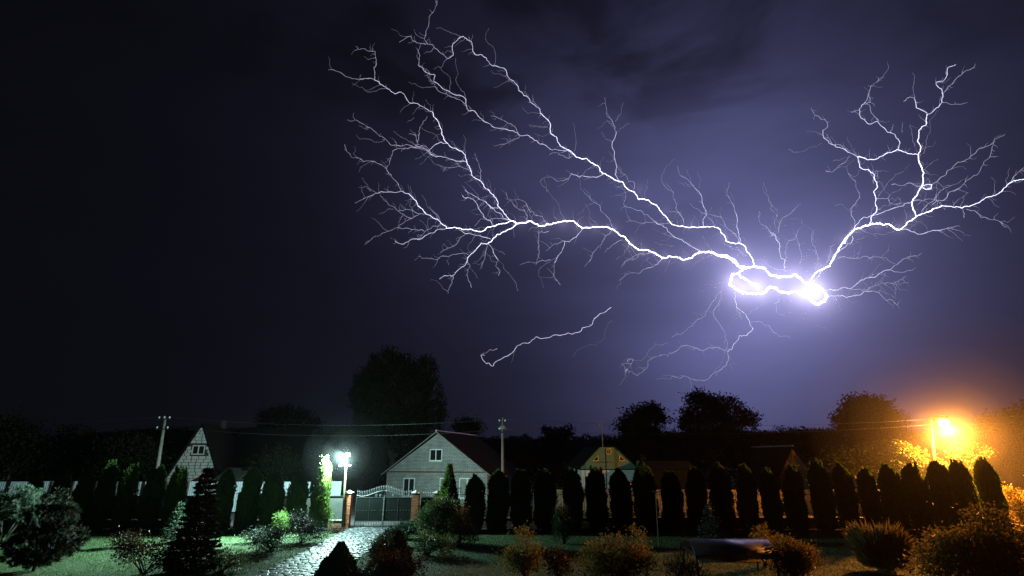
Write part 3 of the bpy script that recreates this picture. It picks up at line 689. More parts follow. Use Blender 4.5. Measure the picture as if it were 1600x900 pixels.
def cable(p, q, sag, r_, label, n_=26):
    pts = [p.lerp(q, t) - Vector((0, 0, sag * 4 * t * (1 - t))) for t in np.linspace(0, 1, n_)]
    o = MB().tube([a - p for a in pts], r_, 5).build('overhead_cable', M['cable'], loc=p, smooth=True); return tag(o, label, 'cable', 'overhead cables along the street')
lt_, mt_, ot_ = ta, ma + Vector((0, 0, .25)), LA + Vector((0, .2, .35))
farl = at(-120, 662, 41); farr = at(1760, 634, 38)
for i, (dx, dz) in enumerate(((.4, .08), (-.4, -.7))):
    s_ = ('upper', 'lower')[i]
    cable(lt_ + Vector((-.2, -.1, dz)), farl + Vector((0, 0, dz)), .25, .008, s_ + ' cable running left from the leaning utility pole')
    cable(lt_ + Vector((.2, -.1, dz)), mt_ + Vector((-.2, -.1, dz + .05)), .55, .008, s_ + ' cable between the leaning pole and the pole by the white house')
    cable(mt_ + Vector((.22, -.1, dz + .05)), ot_ + Vector((0, -.12, dz * .5 - .1)), .5, .008, s_ + ' cable from the white house pole to the orange lamp')
    cable(ot_ + Vector((.05, -.12, dz * .5 - .1)), farr + Vector((0, 0, dz * .5)), .25, .009, s_ + ' orange-lit cable running right from the orange lamp')

# garden post with T top on the right lawn
ga, gb_ = at(1024.5, 768, 31.2), gnd(1029.5, 853)
gp = empty('garden_post', gb_, 0, 'slim leaning garden post with T-shaped top on the right lawn', 'post')
ga = at(1024.5, 768, gb_.y)
MB().tube([(0, 0, 0), (ga - gb_) * .98], [.035, .028], 6).build('shaft', M['wood'], gp)
MB().tube([ga - gb_ + Vector((-.16, 0, .02)), ga - gb_ + Vector((-.03, 0, -.05)), ga - gb_ + Vector((.06, 0, -.04)), ga - gb_ + Vector((.28, 0, .03))], .024, 5).build('top_arm', M['pole'], gp)

# ------------------------------------------------------------------ garden swing with vaulted canopy
YS = 21.3
sl_, sr_ = at(1072, 846, YS), at(1197, 846, YS); sw = sr_.x - sl_.x; scx = (sl_.x + sr_.x) / 2; sz = at(1130, 843, YS).z
sg = empty('garden_swing', (scx, YS, 0), 0, 'garden swing bench under a curved shiny canopy on the right lawn', 'garden swing')
cv = MB(); na = 12; rad = 1.05
arc = [(rad * math.sin(a) * .95, sz - .62 + rad * math.cos(a) * .6) for a in np.linspace(-R(75), R(75), na)]
cv2 = []
for (yy, zz) in arc: cv2.append((yy, zz))
cs = MB()
for i in range(na - 1):
    (y0, z0), (y1, z1) = cv2[i], cv2[i + 1]; n_ = len(cs.v)
    for (y_, z_) in ((y0, z0), (y1, z1)):
        for x_ in (-sw / 2, sw / 2): cs.v.append(Vector((x_, y_, z_)))
    cs.f.append((n_, n_ + 1, n_ + 3, n_ + 2))
bmv = {}; vv = []; ff = []
for f_ in cs.f:
    t_ = []
    for i in f_:
        k = tuple(round(c_, 4) for c_ in cs.v[i])
        if k not in bmv: bmv[k] = len(vv); vv.append(k)
        t_.append(bmv[k])
    ff.append(tuple(t_))
pm, pt, pb = newmat('canopy_sheet'); pb.inputs['Base Color'].default_value = (.13, .13, .16, 1); pb.inputs['Metallic'].default_value = .75; pb.inputs['Roughness'].default_value = .3
pn = pt.nodes.new('ShaderNodeTexNoise'); pn.inputs['Scale'].default_value = 3; pbm = pt.nodes.new('ShaderNodeBump'); pbm.inputs['Strength'].default_value = .02; pt.links.new(pn.outputs['Fac'], pbm.inputs['Height']); pt.links.new(pbm.outputs[0], pb.inputs['Normal'])
ptr = pt.nodes.new('ShaderNodeBsdfTranslucent'); ptr.inputs['Color'].default_value = (.35, .25, .22, 1); pms = pt.nodes.new('ShaderNodeMixShader'); pms.inputs[0].default_value = .25
pt.links.new(pb.outputs[0], pms.inputs[1]); pt.links.new(ptr.outputs[0], pms.inputs[2]); pt.links.new(pms.outputs[0], pt.nodes['Material Output'].inputs['Surface'])
co = link('canopy', raw_mesh('canopy', vv, ff, pm, True), sg); md = co.modifiers.new('thickness', 'SOLIDIFY'); md.thickness = .012
for k in range(6):
    x_ = -sw / 2 + .05 + (sw - .1) * k / 5; MB().tube([(x_, y_, z_ - .03) for y_, z_ in cv2], .018, 5).build('canopy_rib', M['iron'], sg, True)
for (y_, z_) in (cv2[0], cv2[-1], cv2[na // 2]): MB().tube([(-sw / 2, y_, z_ - .03), (sw / 2, y_, z_ - .03)], .02, 5).build('canopy_rail', M['iron'], sg)
for s_ in (-1, 1):
    for t_ in (-1, 1): MB().tube([(s_ * (sw / 2 - .08), t_ * .85, 0), (s_ * (sw / 2 - .1), t_ * .7, cv2[1][1])], .035, 6).build('post', M['iron'], sg)
    MB().tube([(s_ * (sw / 2 - .1), -.7, cv2[1][1] - .05), (s_ * (sw / 2 - .1), .7, cv2[1][1] - .05)], .03, 6).build('side_beam', M['iron'], sg)
    for y_ in (-.25, .3): MB().tube([(s_ * (sw / 2 - .35), y_, cv2[1][1] - .05), (s_ * (sw / 2 - .35), y_, .45)], .012, 5).build('chain', M['iron'], sg)
    MB().tube([(s_ * (sw / 2 - .1), -.7, .95), (s_ * (sw / 2 - .1), -.4, cv2[1][1] - .1), ], .018, 5).build('brace', M['iron'], sg)
MB().tube([(-sw / 2 + .1, -.7, cv2[1][1] - .06), (sw / 2 - .1, -.7, cv2[1][1] - .06)], .025, 6).build('front_beam', M['iron'], sg)
for k in range(5): MB().box((0, -.25 + .12 * k, .45), (sw - .8, .1, .03)).build('seat_slat', M['wood'], sg)
for k in range(4): MB().box((0, .36 + .03 * k, .6 + .13 * k), (sw - .8, .025, .1)).build('backrest_slat', M['wood'], sg)

# ================================================================== VEGETATION
def trunk_mesh(name, m, pts, rad, n=6): return MB().tube(pts, rad, n).mesh(name, m, True)
# ---- columnar thujas
def thuja_data(seed, H=4.0, Rr=.66, n=6500, pointed=False, tips=3):
    g = rngf(seed)
    def prof(t):
        t = np.asarray(t, float)
        if pointed: return Rr * np.clip(.8 + .8 * t, 0, 1) * np.clip(1 - np.clip((t - .18) / .82, 0, 1) ** 1.15, 0, 1)
        return Rr * np.clip(.8 + .9 * t, 0, 1) * np.sqrt(np.clip(1 - np.clip((t - .32) / .63, 0, 1) ** 4.2, 0, 1))
    t = g.beta(1.15, 1.0, n) * .985; a = g.uniform(0, 2 * np.pi, n)
    lump = 1 + .1 * np.sin(3 * a + seed * 1.7 + 5 * t) + .08 * np.sin(5 * a - 11 * t + seed * 2) + .07 * np.sin(19 * t + 2 * a + seed)
    r = prof(t) * lump * g.uniform(.8, 1.04, n)
    P = np.stack([r * np.cos(a), r * np.sin(a), t * H], 1)
    D = np.stack([np.cos(a) * .42, np.sin(a) * .42, np.full(n, .9)], 1) + g.normal(size=(n, 3)) * .22
    Ls = g.uniform(.12, .26, n)
    PP, DD, LL = [P], [D], [Ls]
    if not pointed:
        for k in range(tips):
            aa = g.uniform(0, 2 * np.pi); rr = g.uniform(.15, .68) * Rr; top = H * (g.uniform(.98, 1.04) if k < 2 else g.uniform(.92, 1.0)); m = 300
            u = g.uniform(0, 1, m); z = H * .78 + (top - H * .78) * u; q = (1 - u) ** .7 * .19 * g.uniform(.3, 1, m); b = g.uniform(0, 2 * np.pi, m)
            PP.append(np.stack([rr * np.cos(aa) + q * np.cos(b), rr * np.sin(aa) + q * np.sin(b), z], 1)); DD.append(np.stack([np.cos(b) * .3, np.sin(b) * .3, np.ones(m)], 1) + g.normal(size=(m, 3)) * .2); LL.append(g.uniform(.08, .2, m))
    P, D, Ls = np.concatenate(PP), np.concatenate(DD), np.concatenate(LL)
    hull = lathe_tris([(float(prof(x)) * .82, x * H) for x in np.linspace(0.01, .93, 12)], 14, seed, .07)
    return P, D, Ls, hull
TH = []
for s in range(9):
    P, D, Ls, hull = thuja_data(40 + s, tips=(5, 3, 6, 4, 5, 7, 3, 6, 4)[s]); TH.append(leaf_mesh('thuja_crown', P, D, Ls, Ls * .36, M['thuja'], s, hull))
P, D, Ls, hull = thuja_data(60, pointed=True, n=7500); THP = leaf_mesh('thuja_crown', P, D, Ls, Ls * .36, M['thuja'], 9, hull)
THT = trunk_mesh('thuja_trunk', M['bark'], [(0, 0, -.05), (0, 0, .8), (.02, 0, 3.2)], [.09, .08, .02])
ORD = ['', 'first', 'second', 'third', 'fourth', 'fifth', 'sixth', 'seventh', 'eighth', 'ninth', 'tenth', 'eleventh', 'twelfth', 'thirteenth', 'fourteenth', 'fifteenth', 'sixteenth', 'seventeenth', 'eighteenth', 'nineteenth', 'twentieth', 'twenty-first', 'twenty-second', 'twenty-third', 'twenty-fourth', 'twenty-fifth']
def thuja(px, top, wpx, label, me, Y=33.1):
    b = at(px, 830, Y); p = at(px, top, Y); h = p.z
    r = empty('thuja_tree', (p.x, Y, 0), rnd.uniform(0, 6.28), label, 'thuja', 'thuja hedge row along the garden fence')
    r.rotation_euler[0] = rnd.gauss(0, .018); r.rotation_euler[1] = rnd.gauss(0, .018)
    k = wpx / 800 * 31.3 / (1.55 if px < 1360 else 1.38) * Y / math.hypot(p.x, Y) * rnd.uniform(.95, 1.05)
    for nm, m_ in (('crown', me), ('trunk', THT)):
        o = link(nm, m_, r); o.scale = (k, k * rnd.uniform(.92, 1.05), h / 4.0)
    return r
LEFT = [(508, 717, 33), (470, 738, 33), (434, 740, 37), (397, 731, 33), (358, 735, 34), (284, 731, 32), (245, 730, 36), (209, 728, 34), (173, 722, 34), (138, 740, 34), (101, 737, 32), (62, 745, 30)]
RIGHT = [(702, 727, 44), (742, 744, 33), (777, 735, 34), (814, 736, 34), (851, 735, 34), (893, 735, 34), (930, 732, 35), (967, 735, 33), (1005, 725, 36), (1046, 738, 34), (1083, 732, 34), (1121, 725, 36), (1160, 728, 34), (1197, 733, 33), (1233, 730, 35), (1273, 722, 36), (1312, 726, 36), (1350, 733, 34), (1384, 727, 36), (1420, 726, 37), (1456, 722, 38), (1493, 721, 38), (1532, 716, 38)]
xtra = {('L', 1): 'tall dazzlingly lit thuja next to the lamp post, first left of the gate', ('R', 1): 'pointed half-lit green thuja, first right of the gate before the white house'}
for i, (x, t, w_) in enumerate(LEFT, 1):
    thuja(x, t, w_, xtra.get(('L', i), ORD[i] + ' thuja left of the gate in the hedge row, counted from the gate'), TH[(i * 5 + 1) % 9], 33.1 if i > 1 else 32.9)
for i, (x, t, w_) in enumerate(RIGHT, 1):
    thuja(x, t, w_, xtra.get(('R', i), ORD[i] + ' thuja right of the gate in the hedge row, counted from the gate'), THP if i == 1 else TH[(i * 7) % 9], 32.7 if i == 1 else 33.1)

# ---- conifers with whorled branches
def conifer(name, label, loc, H, Rr, m, seed, n_wh=16, cat='spruce', dens=1.0, z0=.08):
    g = rngf(seed); root = empty(name, loc, 0, label, cat)
    link('trunk', trunk_mesh('trunk', M['bark'], [(0, 0, -.05), (0, 0, H * .5), (0, 0, H * .97)], [.05 * H / 2.5 + .02, .03 * H / 2.5, .008]), root)
    P, D, L, br = [], [], [], MB()
    for i in range(n_wh):
        t = z0 + (1 - z0) * (i / n_wh) ** .92; z = t * H + g.uniform(-.4, .4) * H / n_wh; ln = Rr * (1 - t) ** .8 * (1.02 - .1 * (i % 2)) + .05
        nb_ = int(7 + 3 * (1 - t))
        for k in range(nb_):
            a = 2 * math.pi * (k + .5 * (i % 2) + g.uniform(-.25, .25)) / nb_; l_ = ln * g.uniform(.8, 1.1)
            dirv = np.array([math.cos(a), math.sin(a), 0]); sd = np.array([-math.sin(a), math.cos(a), 0])
            droop = -.12 - .25 * (1 - t) + g.uniform(-.14, .14); m_ = int((10 + 46 * l_) * dens)
            s_ = np.sqrt(g.uniform(.02, 1, m_)); lat = (g.uniform(-1, 1, m_)) * .32 * l_ * (1.02 - s_)
            zz = z + g.uniform(-.3, .3) * H / n_wh + droop * l_ * s_ + .18 * l_ * s_ ** 3 + g.uniform(-.02, .03, m_)
            P.append(dirv * (l_ * s_)[:, None] + sd * lat[:, None] + np.stack([0 * zz, 0 * zz, zz], 1))
            D.append(dirv * .8 + sd * (np.sign(lat) * .6)[:, None] + np.array([0, 0, .12]) + g.normal(size=(m_, 3)) * .25); L.append(g.uniform(.07, .15, m_) * (.7 + .12 * H))
            br.tube([(0, 0, z), tuple(dirv * l_ * .85 + np.array([0, 0, z + droop * l_ * .8]))], [.014, .004], 3)
    P.append(np.array([[0, 0, H * .93]] * 20)); D.append(g.normal(size=(20, 3)) * .35 + np.array([0, 0, 1])); L.append(np.full(20, .16))
    L = np.concatenate(L)
    link('needles', leaf_mesh('needles', np.concatenate(P), np.concatenate(D), L, L * .34, m, seed), root)
    tag(br.build('branches', M['bark'], root), kind='stuff')
    return root
def Hpx(px, base_y, top_y):
    b = gnd(px, base_y); return b, at(px, top_y, b.y).z
b, h = Hpx(270, 850, 783); conifer('young_fir', 'small bright green fir on the left lawn, lit by the lamp', b, h, .72, M['spruce'], 5, 15, 'fir')
b = gnd(299, 893); h = at(318, 728, b.y).z; conifer('dark_spruce', 'tall dark reddish spruce in front of the left thujas', b, h, 1.0, M['darkpine'], 6, 32, 'spruce', 3.2, .02)
b, h = Hpx(1115, 846, 784); conifer('blue_spruce', 'small grey-blue spruce behind the garden swing', b, h, .78, M['bluespruce'], 7, 17, 'spruce', 1.3, .03)

# ---- pines with needle tufts
def pine(name, label, loc, lobes, m, seed, ntuft=110, nn=48, nl=.17, stems=6):
    g = rngf(seed); root = empty(name, loc, 0, label, 'pine'); P, D, L = [], [], []; br = MB()
    for (cx, cz, rx, rz) in lobes:
        k = max(8, int(ntuft * rx * rz / sum(q[2] * q[3] for q in lobes)))
        for _ in range(k):
            u = unit(g.normal(size=3)); q = g.uniform(.55, 1.0) ** .6
            c_ = np.array([cx + u[0] * rx * q, u[1] * rx * q * .8, cz + u[2] * rz * q])
            ax = unit(u * .7 + np.array([0, 0, .75])); d = unit(g.normal(size=(nn, 3)) * .62 + ax)
            P.append(np.repeat(c_[None] - ax * .03, nn, 0) + ax * g.uniform(0, .12, nn)[:, None]); D.append(d); L.append(g.uniform(.7, 1.1, nn) * nl)
            if _ % 3 == 0: br.tube([(cx * .2, 0, max(.05, cz * .25)), (cx * .7, c_[1] * .3, cz * .75), tuple(c_)], [.035, .022, .006], 4)
    L = np.concatenate(L)
    link('needles', leaf_mesh('needles', np.concatenate(P), np.concatenate(D), L, .02 + 0 * L, m, seed), root)
    tag(br.build('branches', M['bark'], root), kind='stuff'); link('trunk', trunk_mesh('trunk', M['bark'], [(0, 0, -.05), (.02, 0, .35), (.05, 0, .8)], [.08, .07, .04]), root)
    return root
b = gnd(52, 893); s = 800 / (b.y / .98 / 1.1) if False else 1
def pxm(Y): return 800 / (Y / pdir(800, 850).y)
k = 1 / pxm(b.y)
pine('mountain_pine', 'dark bushy mountain pine on the left lawn', b, [(0, .45, .8, .4), (0, .85, 1.1, .65), (-.55, .75, .75, .55), (.7, .8, .75, .45), (.05, 1.7, .9, .6), (.5, 1.85, .62, .5), (.15, 2.4, .45, .42), (1.35, 1.15, .35, .3)], M['darkpine'], 11, 520, 50, .2)
b = gnd(2, 850); r_ = pine('pale_pine', 'pale soft-needled pine at the left edge of the lawn', b, [(.6, 1.75, 1.05, .62), (1.25, 1.95, .65, .5), (.2, 2.15, .9, .5), (-.7, 1.7, .9, .6), (.9, 1.35, .6, .35)], M['pine'], 12, 260, 48, .22)

# ---- leafy shrubs
def shrub(name, label, loc, lobes, m, seed, n=3500, ll=.075, cat='shrub', stems=9, up=.2, asp=.6, flowers=None, clump=.16, group=None, stem_m='bark'):
    """lobes: (dx, dy, dz, rx, ry, rz) ellipsoids in metres about the base"""
    g = rngf(seed); root = empty(name, loc, 0, label, cat, group); br = MB(); P, D = [], []; lobes = [(q[0], q[1], q[2], q[3] * .86, q[4] * .86, q[5] * .86) for q in lobes]
    vol = np.array([q[3] * q[4] + q[3] * q[5] for q in lobes]); vol = vol / vol.sum()
    tips = []
    for q, v in zip(lobes, vol):
        k = max(5, int(n * v / 26)); u = unit(g.normal(size=(k, 3))); rr = g.uniform(.2, 1.0, k) ** .5 * (.78 + .3 * np.sin(u[:, 0] * 4 + seed) * np.sin(u[:, 2] * 5 + seed * 2) + g.uniform(-.12, .12, k))
        c_ = np.array(q[:3]) + u * rr[:, None] * np.array(q[3:]); c_[:, 2] = np.maximum(c_[:, 2], .04)
        for ci, ui in zip(c_, u):
            m_ = int(26 * g.uniform(.5, 1.5)); o_ = g.normal(size=(m_, 3)) * clump * np.array([1, 1, .8]); P.append(ci + o_); D.append(unit(o_ + ui * .08) + np.array([0, 0, up]) + g.normal(size=(m_, 3)) * .3)
        for ci in c_[:: max(1, k // max(2, int(stems * v * 2)))]: tips.append(ci)
    for q in lobes:                                        # long shoots that break the outline
        for _ in range(max(2, int(5 * q[3]))):
            u = unit(g.normal(size=3) * np.array([1, 1, .4]) + np.array([0, 0, .9])); st = np.array(q[:3]) + u * np.array(q[3:]) * .6; l_ = g.uniform(.45, 1.0) * max(q[3], q[5]); en = st + u * l_ + g.normal(size=3) * .08
            br.tube([tuple(st), tuple((st + en) / 2 + g.normal(size=3) * .03), tuple(en)], [.01, .007, .003], 3); m_ = int(10 + 26 * l_); tt = g.uniform(.1, 1, m_)[:, None]
            P.append(st + (en - st) * tt + g.normal(size=(m_, 3)) * clump * .22); D.append(g.normal(size=(m_, 3)) + u * .6)
    for tp in tips:
        mid = tp * np.array([.45, .45, .55]) + g.normal(size=3) * .05; br.tube([(g.uniform(-.08, .08), g.uniform(-.08, .08), -.03), tuple(mid), tuple(tp)], [.018, .012, .004], 4)
    P = np.concatenate(P); D = np.concatenate(D); L = g.uniform(.65, 1.25, len(P)) * ll; P[:, 2] = np.maximum(P[:, 2], .02)
    link('foliage', leaf_mesh('foliage', P, D, L, L * asp, m, seed), root); br.build('stems', M[stem_m], root)
    if flowers:
        fm, nf, fs = flowers; idx = g.choice(len(P), nf); FP = np.repeat(P[idx], 7, 0) + g.normal(size=(nf * 7, 3)) * .01; FD = g.normal(size=(nf * 7, 3)) + np.array([0, -.5, .8])
        link('blossoms', leaf_mesh('blossoms', FP, FD, np.full(nf * 7, fs), np.full(nf * 7, fs * .8), M[fm], seed + 1), root)
    return root
# left garden bed
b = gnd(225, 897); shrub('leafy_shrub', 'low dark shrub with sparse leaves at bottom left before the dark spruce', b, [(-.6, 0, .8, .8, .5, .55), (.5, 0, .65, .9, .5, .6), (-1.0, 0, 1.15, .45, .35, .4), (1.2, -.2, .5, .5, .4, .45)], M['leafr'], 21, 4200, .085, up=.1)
b = gnd(345, 893); shrub('leafy_shrub', 'small twiggy shrub right of the dark spruce', b, [(0, 0, .45, .4, .35, .42), (.5, 0, .35, .4, .3, .35)], M['leaf'], 22, 1300, .08)
b = gnd(425, 862); shrub('rose_bush', 'dark rose bush left of the path, lower one', b, [(0, 0, .5, .6, .5, .5), (-.55, 0, .35, .5, .4, .35), (.35, 0, .85, .3, .3, .4)], M['roseleaf'], 23, 3000, .075, flowers=('rose', 22, .035), group='rose bushes by the path')
b = gnd(470, 848); shrub('rose_bush', 'rose bush with pale pink blossoms left of the path near the gate', b, [(0, 0, .6, .65, .5, .55), (.75, 0, .5, .6, .5, .45), (-.3, 0, 1.1, .3, .3, .4), (.3, 0, 1.0, .35, .3, .4)], M['roseleaf'], 24, 3800, .075, flowers=('rose', 60, .04), group='rose bushes by the path')
b = gnd(406, 848); shrub('low_shrub', 'low dark shrub at the left lawn edge beside the rose bushes', b, [(0, 0, .35, .55, .4, .32), (-.6, 0, .25, .4, .3, .22)], M['roseleaf'], 25, 1500, .07)
b = gnd(436, 838); shrub('clipped_shrub', 'small upright green shrub behind the rose bushes', b, [(0, 0, .5, .3, .3, .5), (0, 0, .95, .2, .2, .3)], M['thuja'], 26, 1800, .07)
b = gnd(525, 833); shrub('low_shrub', 'small reddish ground shrub at the path edge below the gate pillar', b, [(0, 0, .12, .5, .3, .14)], M['leafr'], 27, 1300, .05, clump=.07)
b = gnd(502, 829); shrub('low_shrub', 'small bright green shrub at the foot of the brilliantly lit thuja', b, [(0, 0, .4, .4, .3, .45), (.3, 0, .7, .25, .2, .35)], M['thuja'], 28, 2200, .07)

# right side of the path
def bush_thuja(label, loc, H, Rr, seed, nm='globe_thuja'):
    P, D, Ls, hull = thuja_data(seed, H, Rr, 9000, tips=4); r = empty(nm, loc, 0, label, 'thuja'); link('crown', leaf_mesh('crown', P, D, Ls * .6, Ls * .24, M['spruce'], seed, hull), r)
    link('trunk', trunk_mesh('trunk', M['bark'], [(0, 0, -.05), (0, 0, H * .6)], [.06, .03]), r); return r
def cone_thuja(label, px, top, Y, Rr, seed):
    p = at(px, top, Y); P, D, Ls, hull = thuja_data(seed, p.z, Rr, 6500, pointed=True); r = empty('cone_thuja', (p.x, Y, 0), 0, label, 'thuja')
    link('crown', leaf_mesh('crown', P, D, Ls * .6, Ls * .24, M['spruce'], seed, hull), r); link('trunk', trunk_mesh('trunk', M['bark'], [(0, 0, -.05), (0, 0, p.z * .6)], [.06, .03]), r)
cone_thuja('broad dark thuja at the bottom edge on the path side', 533, 850, 18.8, .8, 71)
cone_thuja('dark cone thuja right of the path, taller of the two', 624, 832, 20.2, .62, 72)
cone_thuja('smaller dark cone thuja leaning on the taller one right of the path', 600, 848, 19.6, .55, 73)
hedge_pts = [((652, 826), .55, .6), ((640, 834), .6, .65), ((626, 842), .65, .75), ((610, 853), .7, .85), ((598, 866), .7, .9), ((588, 880), .65, .85)]
for i, (p, rr, hh) in enumerate(hedge_pts):
    b = gnd(*p); shrub('hedge_shrub', ORD[i + 1] + ' clipped conifer shrub of the low hedge along the path, counted from the gate', b + Vector((.15, 0, 0)), [(0, 0, hh * .5, rr, rr * .8, hh * .52)], M['spruce'], 80 + i, 3600, .08, 'hedge', up=.5, asp=.4, clump=.1, group='low hedge along the path')
Yb = 18.6
p0 = at(600, 900, Yb); shrub('flower_bush', 'low bush with red and white flowers at the bottom edge right of the path', (p0.x, Yb, 0), [(0, 0, .8, .8, .5, .6), (.9, 0, .7, .7, .5, .5)], M['leafr'], 90, 2600, .075, flowers=('redpetal', 5, .045))
p0 = at(592, 889, 18.3); shrub('white_flower', 'small cluster of white flowers at the bottom edge before the red one', (p0.x, 18.3, 0), [(0, 0, p0.z - .1, .22, .2, .2)], M['leaf'], 91, 300, .06, 'flower', flowers=('whitepetal', 14, .05), stems=5)
b = gnd(684, 848); shrub('globe_shrub', 'round pale green lit shrub right of the gate', b, [(-.1, 0, 1.55, 1.0, .9, .72), (.45, .2, 1.35, .75, .7, .8), (-.75, 0, .95, .55, .5, .75), (.1, 0, .6, .85, .7, .6)], M['leaf'], 92, 9500, .085, clump=.15)
b = gnd(716, 853); shrub('golden_shrub', 'yellowish shrub beside the round pale green shrub', b, [(0, 0, .75, .6, .5, .6), (.1, 0, 1.35, .3, .3, .45), (.55, 0, .55, .45, .4, .5)], M['leafy'], 93, 4200, .08)
b = gnd(665, 868); shrub('leafy_shrub', 'loose low shrub between the hedge and the round pale green shrub', b, [(0, 0, .5, .6, .5, .5), (.8, 0, .4, .6, .5, .4)], M['leaf'], 94, 3000, .08)
b = gnd(881, 850); shrub('round_evergreen', 'round dark evergreen shrub alone on the right lawn', b, [(0, 0, .75, .68, .65, .7), (-.05, 0, 1.35, .4, .4, .55)], M['spruce'], 95, 7500, .085, up=.6, asp=.4, clump=.1)
Yb = 20.5
def nb(px, py): p = at(px, py, Yb); return p
def shrub_px(name, label, lob, Y, m, seed, n, ll=.075, **k):
    global Yb
    Yb = Y; sc_ = pxm(Y); x0 = at(lob[0][0], 880, Y).x
    L_ = []
    for (px, py, rx, ry) in lob:
        p = at(px, py, Y); L_.append((p.x - x0, rnd.uniform(-.15, .15), p.z, rx / sc_, rx / sc_ * .8, ry / sc_))
    return shrub(name, label, (x0, Y, 0), L_, m, seed, n, ll, **k)
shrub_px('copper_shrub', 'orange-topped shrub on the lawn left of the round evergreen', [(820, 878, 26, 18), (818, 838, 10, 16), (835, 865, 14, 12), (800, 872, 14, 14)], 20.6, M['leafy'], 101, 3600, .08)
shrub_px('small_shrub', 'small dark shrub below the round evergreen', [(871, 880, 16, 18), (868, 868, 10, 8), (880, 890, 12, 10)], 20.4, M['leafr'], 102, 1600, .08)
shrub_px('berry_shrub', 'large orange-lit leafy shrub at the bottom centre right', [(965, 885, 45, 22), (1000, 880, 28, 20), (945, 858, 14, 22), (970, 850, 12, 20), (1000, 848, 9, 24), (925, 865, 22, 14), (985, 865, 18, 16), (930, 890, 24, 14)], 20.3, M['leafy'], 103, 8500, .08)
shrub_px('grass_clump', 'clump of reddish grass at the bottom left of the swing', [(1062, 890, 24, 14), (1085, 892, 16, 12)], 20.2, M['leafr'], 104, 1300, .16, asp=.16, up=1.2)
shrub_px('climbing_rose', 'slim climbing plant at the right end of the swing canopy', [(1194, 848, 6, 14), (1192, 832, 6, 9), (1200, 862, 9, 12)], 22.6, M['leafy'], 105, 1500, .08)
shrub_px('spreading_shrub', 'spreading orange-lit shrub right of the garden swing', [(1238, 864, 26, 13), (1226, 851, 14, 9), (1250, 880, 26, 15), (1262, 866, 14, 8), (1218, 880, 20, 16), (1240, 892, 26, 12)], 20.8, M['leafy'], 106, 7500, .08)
# spiky ornamental shrub
def spiky(name, label, px, Y, wpx, top, m, seed, n):
    g = rngf(seed); s_ = pxm(Y); base = at(px, 880, Y); H = at(px, top, Y).z; root = empty(name, (base.x, Y, 0), 0, label, 'shrub'); Rr = wpx / 2 / s_
    a = g.uniform(0, 6.283, n); rr = np.sqrt(g.uniform(0, 1, n)); h0 = H * (.45 + .4 * g.uniform(0, 1, n)) * (1 - .25 * rr ** 2)
    P = np.stack([Rr * .75 * rr * np.cos(a), Rr * .6 * rr * np.sin(a), h0], 1); D = np.stack([np.cos(a) * rr * .9, np.sin(a) * rr * .9, np.ones(n)], 1) + g.normal(size=(n, 3)) * .28
    h0 *= 1 + .16 * np.sin(a * 3 + 1) * rr + g.uniform(-.12, .12, n); P[:, 2] = h0; L = g.uniform(.14, .55, n) * (1 + .5 * (rr > .6)); hull = lathe_tris([(Rr * .3, .05), (Rr * .5, H * .25), (Rr * .5, H * .4), (Rr * .25, H * .5), (Rr * .1, H * .55)], 14, seed, .25)
    P2 = P.copy(); P2[:, 2] *= g.uniform(.2, .9, n)
    LL = np.concatenate([L, L * .7]); link('foliage', leaf_mesh('foliage', np.concatenate([P, P2]), np.concatenate([D, D]), LL, LL * .1, m, seed, hull), root)
    br = MB()
    for i in range(0, n, n // 40): br.tube([(P[i, 0] * .3, P[i, 1] * .3, 0), (P[i, 0] * .8, P[i, 1] * .8, P[i, 2] * .6), tuple(P[i])], [.012, .009, .004], 3)
    br.build('stems', M['bark'], root); return root
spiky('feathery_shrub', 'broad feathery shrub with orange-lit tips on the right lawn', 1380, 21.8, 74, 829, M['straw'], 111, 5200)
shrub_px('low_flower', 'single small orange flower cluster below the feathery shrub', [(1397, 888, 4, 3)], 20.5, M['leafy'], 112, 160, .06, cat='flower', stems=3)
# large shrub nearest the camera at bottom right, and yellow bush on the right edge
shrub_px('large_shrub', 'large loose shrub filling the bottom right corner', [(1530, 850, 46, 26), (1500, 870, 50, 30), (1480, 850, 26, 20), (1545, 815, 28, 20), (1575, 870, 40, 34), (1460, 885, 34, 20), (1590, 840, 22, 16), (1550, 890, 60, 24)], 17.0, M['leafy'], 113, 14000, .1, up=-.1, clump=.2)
shrub_px('golden_bush', 'brightly lit yellow bush at the right edge below the lamp glow', [(1586, 780, 16, 18), (1598, 800, 16, 18), (1578, 768, 7, 10), (1610, 785, 16, 22), (1592, 815, 14, 12)], 34.8, M['leafy'], 114, 4200, .11)

